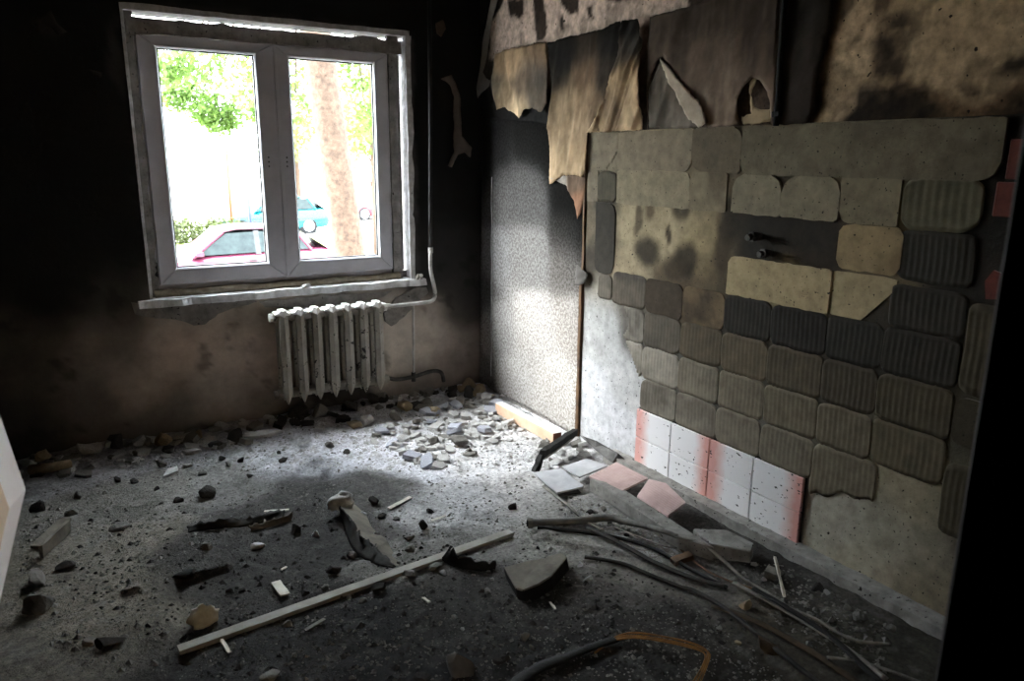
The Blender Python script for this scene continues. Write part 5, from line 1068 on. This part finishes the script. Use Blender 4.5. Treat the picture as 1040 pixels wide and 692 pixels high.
# fine grit: nobody could count it
V, Fc = [], []; n = 0; gr = random.Random(5)
oct_ = [(1, 0, 0), (-.8, .3, 0), (0, 1, 0), (.1, -1, 0), (0, 0, 1), (.1, .1, -.6)]; of = [(0, 2, 4), (2, 1, 4), (1, 3, 4), (3, 0, 4), (2, 0, 5), (1, 2, 5), (3, 1, 5), (0, 3, 5)]
def grit(N, fn, mname, label, sz):
    xy = fn(N); z = floor_h(xy[:, 0], xy[:, 1]); VV = np.zeros((N, 6, 3)); O = np.array(oct_)
    for i in range(N):
        s = sz * gr.paretovariate(2.2); s = min(s, sz * 4); a = gr.uniform(0, 6.28); c, q = math.cos(a), math.sin(a); o = O * np.array([s, s * gr.uniform(.5, 1), s * gr.uniform(.35, .8)])
        VV[i] = np.c_[o[:, 0] * c - o[:, 1] * q + xy[i, 0], o[:, 0] * q + o[:, 1] * c + xy[i, 1], o[:, 2] + z[i]]
    Fq = [tuple(6 * i + k for k in f) for i in range(N) for f in of]
    o = single('floor_grit', (VV.reshape(-1, 3), Fq), mname, label, 'grit', org=(1, 2.5, 0)); o['kind'] = 'stuff'
def rpoly(poly, N):
    """N random floor points under a patch of the view"""
    rs = np.random.RandomState(N); A = np.array(poly, float); out = np.zeros((0, 2))
    while len(out) < N:
        q = rs.uniform(A.min(0), A.max(0), (N * 2, 2)); out = np.vstack([out, q[inside(q, poly)]])
    d = ROT @ np.vstack([out[:N, 0] - CX, -(out[:N, 1] - CY), np.full(N, -FPX)])
    return (d[:2] * (-CAMH / d[2])).T
grit(2600, lambda N: rpoly([(40, 500), (300, 430), (500, 405), (560, 440), (600, 520), (560, 560), (400, 540), (240, 500)], N), 'rubble_g', 'fine grey grit strewn over the pale dusty floor', .0032)
grit(1500, lambda N: rpoly([(40, 480), (300, 428), (490, 400), (560, 440), (560, 470), (400, 480), (240, 470)], N), 'rubble_w', 'fine white plaster crumbs below the window wall', .006)
grit(1500, lambda N: rpoly([(100, 520), (300, 490), (400, 520), (500, 560), (600, 550), (760, 640), (700, 692), (200, 692), (60, 600)], N), 'rubble_d', 'fine black cinders strewn over the floor', .0045)
grit(2600, lambda N: rpoly([(180, 690), (240, 600), (450, 570), (600, 570), (720, 620), (800, 692)], N), 'rubble_g', 'fine pale grit on the black foreground floor', .0032)
grit(900, lambda N: rpoly([(30, 500), (240, 500), (230, 560), (170, 600), (170, 690), (60, 690), (20, 600)], N), 'rubble_g', 'fine grey grit on the crust at the left', .0042)
grit(700, lambda N: rpoly([(580, 500), (640, 530), (700, 570), (660, 575), (600, 545), (560, 520)], N), 'rubble_w', 'fine pale grit round the hose and plank', .0036)
grit(500, lambda N: rpoly([(700, 570), (800, 580), (900, 640), (900, 690), (820, 660)], N), 'rubble_g', 'fine grit at the foot of the right wall', .005)

# ================================================================== PALE BOARD AT THE LEFT EDGE
yb_ = 1.55
def atY(px, py, y=yb_): return BW(px, py, y)
dd_ = np.array([.026, .05, .012])
c_ = atY(26, 497, yb_ + .05) - dd_; t_ = atY(-10, 393, yb_ + .05) - dd_; l_ = atY(-10, 652, yb_ + .05) - dd_
e1 = (t_ - c_) / np.linalg.norm(t_ - c_); e2 = (l_ - c_) / np.linalg.norm(l_ - c_)
top = c_ + e1 * .62; low = c_ + e2 * ((c_[2]) / -e2[2])
face = [low, c_, top, np.array([LX + .07, yb_ + .06, top[2] - .05]), np.array([LX + .10, yb_ + .02, 0])]
V, Fc = extr(face, dd_)
V[len(face)][2] = V[0][2]; V[-1][2] = 0; V[len(face) + 0][2] = 0; V[0][2] = 0
bd_ = single('leaning_board', (V, Fc), ['fibre', 'fibre_edge_lit'], 'pale broken board standing at the left edge of the view', 'board')
for pl in bd_.data.polygons:
    if abs(pl.normal.y) < .6: pl.material_index = 1

# ================================================================== OUTSIDE
struct('ground', (np.array([(-60, BY + .2, GZ), (90, BY + .2, GZ), (90, 120, GZ), (-60, 120, GZ)]), [(0, 1, 2, 3)]), 'asphalt', org=(0, 5, GZ))
struct('grass_verge', slab([(-20, 22.5, GZ + .05), (40, 22.5, GZ + .05), (40, 27.5, GZ + .05), (-20, 27.5, GZ + .05)], .05), 'grass')
def car(loc, rz, paint_, label, L=4.25, Wd=1.68, Hh=1.42):
    root = thing('parked_car', label, 'car', loc); root.rotation_euler = (0, 0, rz)
    def m_(name, VF, m, smooth=False, parent=None):
        V, Fc = VF; me = bpy.data.meshes.new(name); me.from_pydata(np.asarray(V).tolist(), [], [tuple(int(i) for i in f) for f in Fc]); me.materials.append(MT[m])
        if smooth: me.polygons.foreach_set('use_smooth', [True] * len(me.polygons))
        o = bpy.data.objects.new(name, me); col.objects.link(o); o.parent = parent or root; return o
    # stations along the length: x, bottom z, belt z, half width; nose at -x
    st = [(-.50, .34, .50, .62), (-.485, .24, .58, .72), (-.44, .20, .66, .80), (-.36, .19, .74, .83), (-.22, .18, .83, .84), (-.10, .18, .88, .84), (.10, .18, .90, .84), (.30, .19, .92, .84), (.42, .22, .94, .82), (.475, .26, .92, .78), (.50, .36, .82, .70)]
    V, Fc = [], []; n = 10
    for x, zb, zt, w in st:
        zm = (zb + zt) / 2; sec = [(-w * .90, zb), (-w, zb + .10), (-w * 1.0, zm), (-w * .97, zt - .08), (-w * .86, zt), (w * .86, zt), (w * .97, zt - .08), (w, zm), (w, zb + .10), (w * .90, zb)]
        for y, z in sec: V.append((x * L, y * Wd / 1.68, z))
    for i in range(len(st) - 1):
        for k in range(n): Fc.append((i * n + k, (i + 1) * n + k, (i + 1) * n + (k + 1) % n, i * n + (k + 1) % n))
    Fc += [tuple(range(n)), tuple(range((len(st) - 1) * n, len(st) * n))[::-1]]
    body = m_('body', (V, Fc), paint_, True)
    # greenhouse: roof with raked pillars
    cb = [(-.20, .84, .76), (-.06, Hh - .06, .60), (.02, Hh, .58), (.22, Hh - .01, .58), (.32, Hh - .08, .60), (.46, .92, .72)]
    V, Fc = [], []
    for x, z, w in cb:
        for y in (-w, w): V.append((x * L, y * Wd / 1.68, z))
    base = [(x * L, s * .76 * Wd / 1.68, .86) for x in (-.20, .46) for s in (-1, 1)]
    Vr = np.array(V); k6 = len(cb)
    roof = [(2 * i, 2 * i + 1, 2 * i + 3, 2 * i + 2) for i in range(1, 4)]
    m_('roof', (np.vstack([Vr, Vr + np.array([0, 0, -.03])]), roof + [tuple(12 + q for q in f[::-1]) for f in roof] + [(2, 4, 16, 14), (4, 6, 18, 16), (6, 8, 20, 18), (3, 15, 17, 5), (5, 17, 19, 7), (7, 19, 21, 9), (2, 14, 15, 3), (8, 9, 21, 20)]), paint_)
    m_('windscreen', (Vr[[0, 1, 3, 2]], [(0, 1, 2, 3)]), 'car_glass'); m_('rear_window', (Vr[[8, 9, 11, 10]], [(0, 1, 2, 3)]), 'car_glass')
    for s in (0, 1):
        sg = -1 if s == 0 else 1; yb0, yt0 = sg * .765 * Wd / 1.68, sg * .60 * Wd / 1.68
        def pt(x, z): t = (z - .88) / (Hh - .08 - .88); return (x * L, yb0 + (yt0 - yb0) * t + sg * .004, z)
        for nm, q in (('front_window', [(-.175, .90), (.095, .92), (.095, Hh - .085), (-.035, Hh - .10)]), ('side_window', [(.12, .92), (.37, .94), (.31, Hh - .13), (.24, Hh - .085), (.12, Hh - .085)])):
            m_(nm, (np.array([pt(*p) for p in q]), [tuple(range(len(q)))]), 'car_glass')
        for x0, x1, xt0, xt1 in ((.095, .12, .095, .12),):
            m_('pillar', (np.array([pt(x0, .88), pt(x1, .88), pt(xt1, Hh - .06), pt(xt0, Hh - .06)]), [(0, 1, 2, 3)]), 'chrome')
        for (xa, za, xb, zb) in ((-.195, .86, -.045, Hh - .07), (.37, .92, .30, Hh - .09)):
            m_('pillar', tube([pt(xa, za), pt(xb, zb)], .035, 6), paint_)
        m_('door_mirror', hull([(-.165 * L + a * .07, yb0 + sg * (.06 + b * .07), .94 + c * .06) for a in (-1, 1) for b in (-.8, 1) for c in (-.7, .8)]), paint_)
        m_('door_handle', box(.06 * L, .06 * L + .16, sg * .838 * Wd / 1.68 - .012, sg * .838 * Wd / 1.68 + .012, .76, .785), 'chrome')
        m_('side_trim', box(-.30 * L, .34 * L, sg * .845 * Wd / 1.68 - .012, sg * .845 * Wd / 1.68 + .012, .50, .55), 'chrome')
        m_('tail_lamp', box(.455 * L, .485 * L, sg * .70 - .10 * (sg > 0), sg * .70 + .10 * (sg < 0) + sg * 0, .70, .86), 'lamp_red')
        for wx in (-.31, .29):
            yc = sg * (.80 * Wd / 1.68)
            w = m_('wheel', tube([(wx * L, yc - sg * .16, .30), (wx * L, yc + sg * .035, .30)], .305, 20), 'rubber')
            m_('wheel_arch', tube([(wx * L, yc - sg * .02, .31), (wx * L, yc + sg * .045, .31)], .345, 20), 'gasket').scale = (1, .96, 1)
            m_('rim', tube([(wx * L, yc, .30), (wx * L, yc + sg * .062, .30)], .21, 16), 'alloy', parent=w)
    return root
car((3.25, 17.0, GZ), math.radians(-1.5), 'car_dred', 'dark red hatchback parked nearest the window')
car((7.38, 29.9, GZ), math.radians(-1), 'car_teal', 'teal car parked behind the dark red hatchback', 4.1)
pR = G(371, 224); car((pR[0] + 1.2, pR[1] + .8, GZ), math.radians(3), 'car_red', 'bright red car seen beside the tree trunk', 4.2)
def aty(px, py, y): d = ray(px, py); return C0 + d * (y / d[1])
for (pz_, top_, m, nm, lb) in ((aty(236.5, 240, 27.6) * np.array([1, 1, 0]) + np.array([0, 0, GZ]), (229.5, 150), 'pole_o', 'post', 'thin orange post standing behind the hedge'), (aty(256, 236, 27.9) * np.array([1, 1, 0]) + np.array([0, 0, GZ]), (250, 182), 'pole_b', 'post', 'thin violet post right of the orange one')):
    d = ray(*top_); tp = C0 + d * (pz_[1] / d[1]); single(nm, tube([pz_, (pz_[0] * .5 + tp[0] * .5, pz_[1], (pz_[2] + tp[2]) / 2), tp], .055, 10), m, lb, 'post', 'posts in the car park', smooth=True)
def leaves(centers, N, s, seed):
    R = np.random.RandomState(seed); C = np.array([c[:3] for c in centers]); rad_ = np.array([c[3] for c in centers]); k = R.randint(0, len(C), N)
    d = R.normal(size=(N, 3)); d /= np.linalg.norm(d, axis=1)[:, None]; p = C[k] + d * (rad_[k] * R.uniform(.2, 1, N) ** .5)[:, None]
    a = R.normal(size=(N, 3)); a /= np.linalg.norm(a, axis=1)[:, None]; b = np.cross(a, R.normal(size=(N, 3))); b /= np.linalg.norm(b, axis=1)[:, None]
    s_ = s * R.uniform(.6, 1.3, N)[:, None]; V = np.stack([p - a * s_, p + b * s_ * .45, p + a * s_, p - b * s_ * .45], 1).reshape(-1, 3)
    return V, [(4 * i, 4 * i + 1, 4 * i + 2, 4 * i + 3) for i in range(N)]
# the big leaning tree in front of the window
ty = BY + 5.6
tr = thing('tree', 'tree with a thick leaning brown trunk in the right pane', 'tree', (3.42, ty, GZ))
b0, b1, b2, b3 = aty(362, 330, ty), aty(355, 255, ty), aty(340, 160, ty), aty(325, 60, ty)
b0 = np.array([b1[0] + (b1[0] - b2[0]) * 1.2, ty, GZ]); b4 = b3 + (b3 - b2) * 1.1; b5 = b4 + np.array([.2, .3, 1.5])
mk('trunk', tube(smoothpath([b0, b1, b2, b3, b4, b5], 5), list(np.linspace(.215, .172, 26)), 18, rough=.035, seed=3), 'bark', tr, smooth=True)
c = aty(324, 74, ty); mk('knot', tube([c + np.array([.0, -.15, 0]), c + np.array([.0, -.19, 0])], .05, 10), 'bark', tr)
cl = []
Rl = random.Random(8)
for (px, py, r, y) in ((172, 58, .5, 12), (200, 62, .55, 12), (240, 70, .75, 12), (256, 90, .55, 11.5), (205, 100, .7, 13), (218, 112, .6, 13), (185, 88, .4, 13), (250, 62, .8, 12), (300, 70, .55, 12), (300, 110, .45, 12), (356, 75, .6, 13), (370, 95, .6, 13), (372, 120, .5, 13), (345, 62, .5, 13), (225, 125, .35, 13), (165, 75, .35, 12), (262, 112, .35, 12), (190, 74, .45, 12.5), (212, 118, .4, 13), (238, 116, .4, 13), (200, 104, .5, 13), (178, 100, .35, 13)):
    p = aty(px, py, y); cl.append((*p, r * .62))
brs = []
for c in cl[:12:1]:
    brs.append(tube(smoothpath([b5, (np.array(c[:3]) + b5) / 2 + np.array([0, 0, .4]), np.array(c[:3])], 5), list(np.linspace(.05, .008, 11)), 6))
for br in brs: mk('branch', br, 'twig', tr, smooth=True)
tag(mk('foliage', leaves(cl, 5200, .055, 3), 'leaf', tr), kind='stuff')
t2 = thing('young_tree', 'thin young tree at the right edge of the right pane', 'tree', tuple(G(384, 262) * np.array([1, 1, 0]) + np.array([0, 0, GZ])))
y2 = t2.location[1]; mk('trunk', tube([aty(384, 262, y2), aty(382, 215, y2), aty(380, 165, y2), aty(378, 110, y2), aty(375, 70, y2)], [.13, .12, .11, .09, .05], 10), 'bark', t2, smooth=True)
for px, py in ((366, 150), (372, 178), (390, 140)): mk('branch', tube([aty(381, py + 22, y2), aty((px + 381) / 2, py + 8, y2), aty(px, py, y2)], [.035, .025, .01], 6), 'twig', t2)
tag(mk('foliage', leaves([(*aty(378, 100, y2), 1.0), (*aty(366, 110, y2), .8), (*aty(392, 130, y2), .8), (*aty(370, 140, y2), .5)], 900, .09, 5), 'leaf', t2), kind='stuff')
# far trees, overexposed look put into a paler leaf colour
for k, (px, y, h, r, lb) in enumerate(((300, 50, 8, 2.6, 'pale far tree behind the middle of the window'), (345, 62, 8, 2.8, 'pale far tree behind the leaning trunk'), (388, 74, 10, 3.2, 'pale far tree at the right of the right pane'))):
    p = aty(px, 160, y); t = thing('far_tree', lb, 'tree', (p[0], y, GZ), 'far trees across the car park'); mk('trunk', tube([(p[0], y, GZ), (p[0] + .1, y, GZ + h * .5)], [.25, .15], 8), 'bark', t)
    tag(mk('foliage', leaves([(p[0] + Rl.uniform(-r, r) * .6, y + Rl.uniform(-r, r) * .5, GZ + h * Rl.uniform(.35, .85), r * .62) for _ in range(9)], 1500, .24, 30 + k), 'leaf_far', t), kind='stuff')
# clipped hedge: two bushes
for k, (pa, pb, lb) in enumerate((((170, 249), (196, 249), 'left bush of the low hedge behind the red car'), ((212, 249), (236, 247), 'right bush of the low hedge behind the red car'))):
    a, b = G(*pa), G(*pb); t = thing('hedge_bush', lb, 'bush', tuple((a + b) / 2), 'hedge bushes'); mk('stem', tube([(a + b) / 2, (a + b) / 2 + np.array([0, 0, .4])], .04, 6), 'twig', t)
    tag(mk('foliage', leaves([(*(a + (b - a) * i / 4 + np.array([0, 0, .46])), .46) for i in range(5)], 1500, .07, 40 + k), 'hedge', t), kind='stuff')
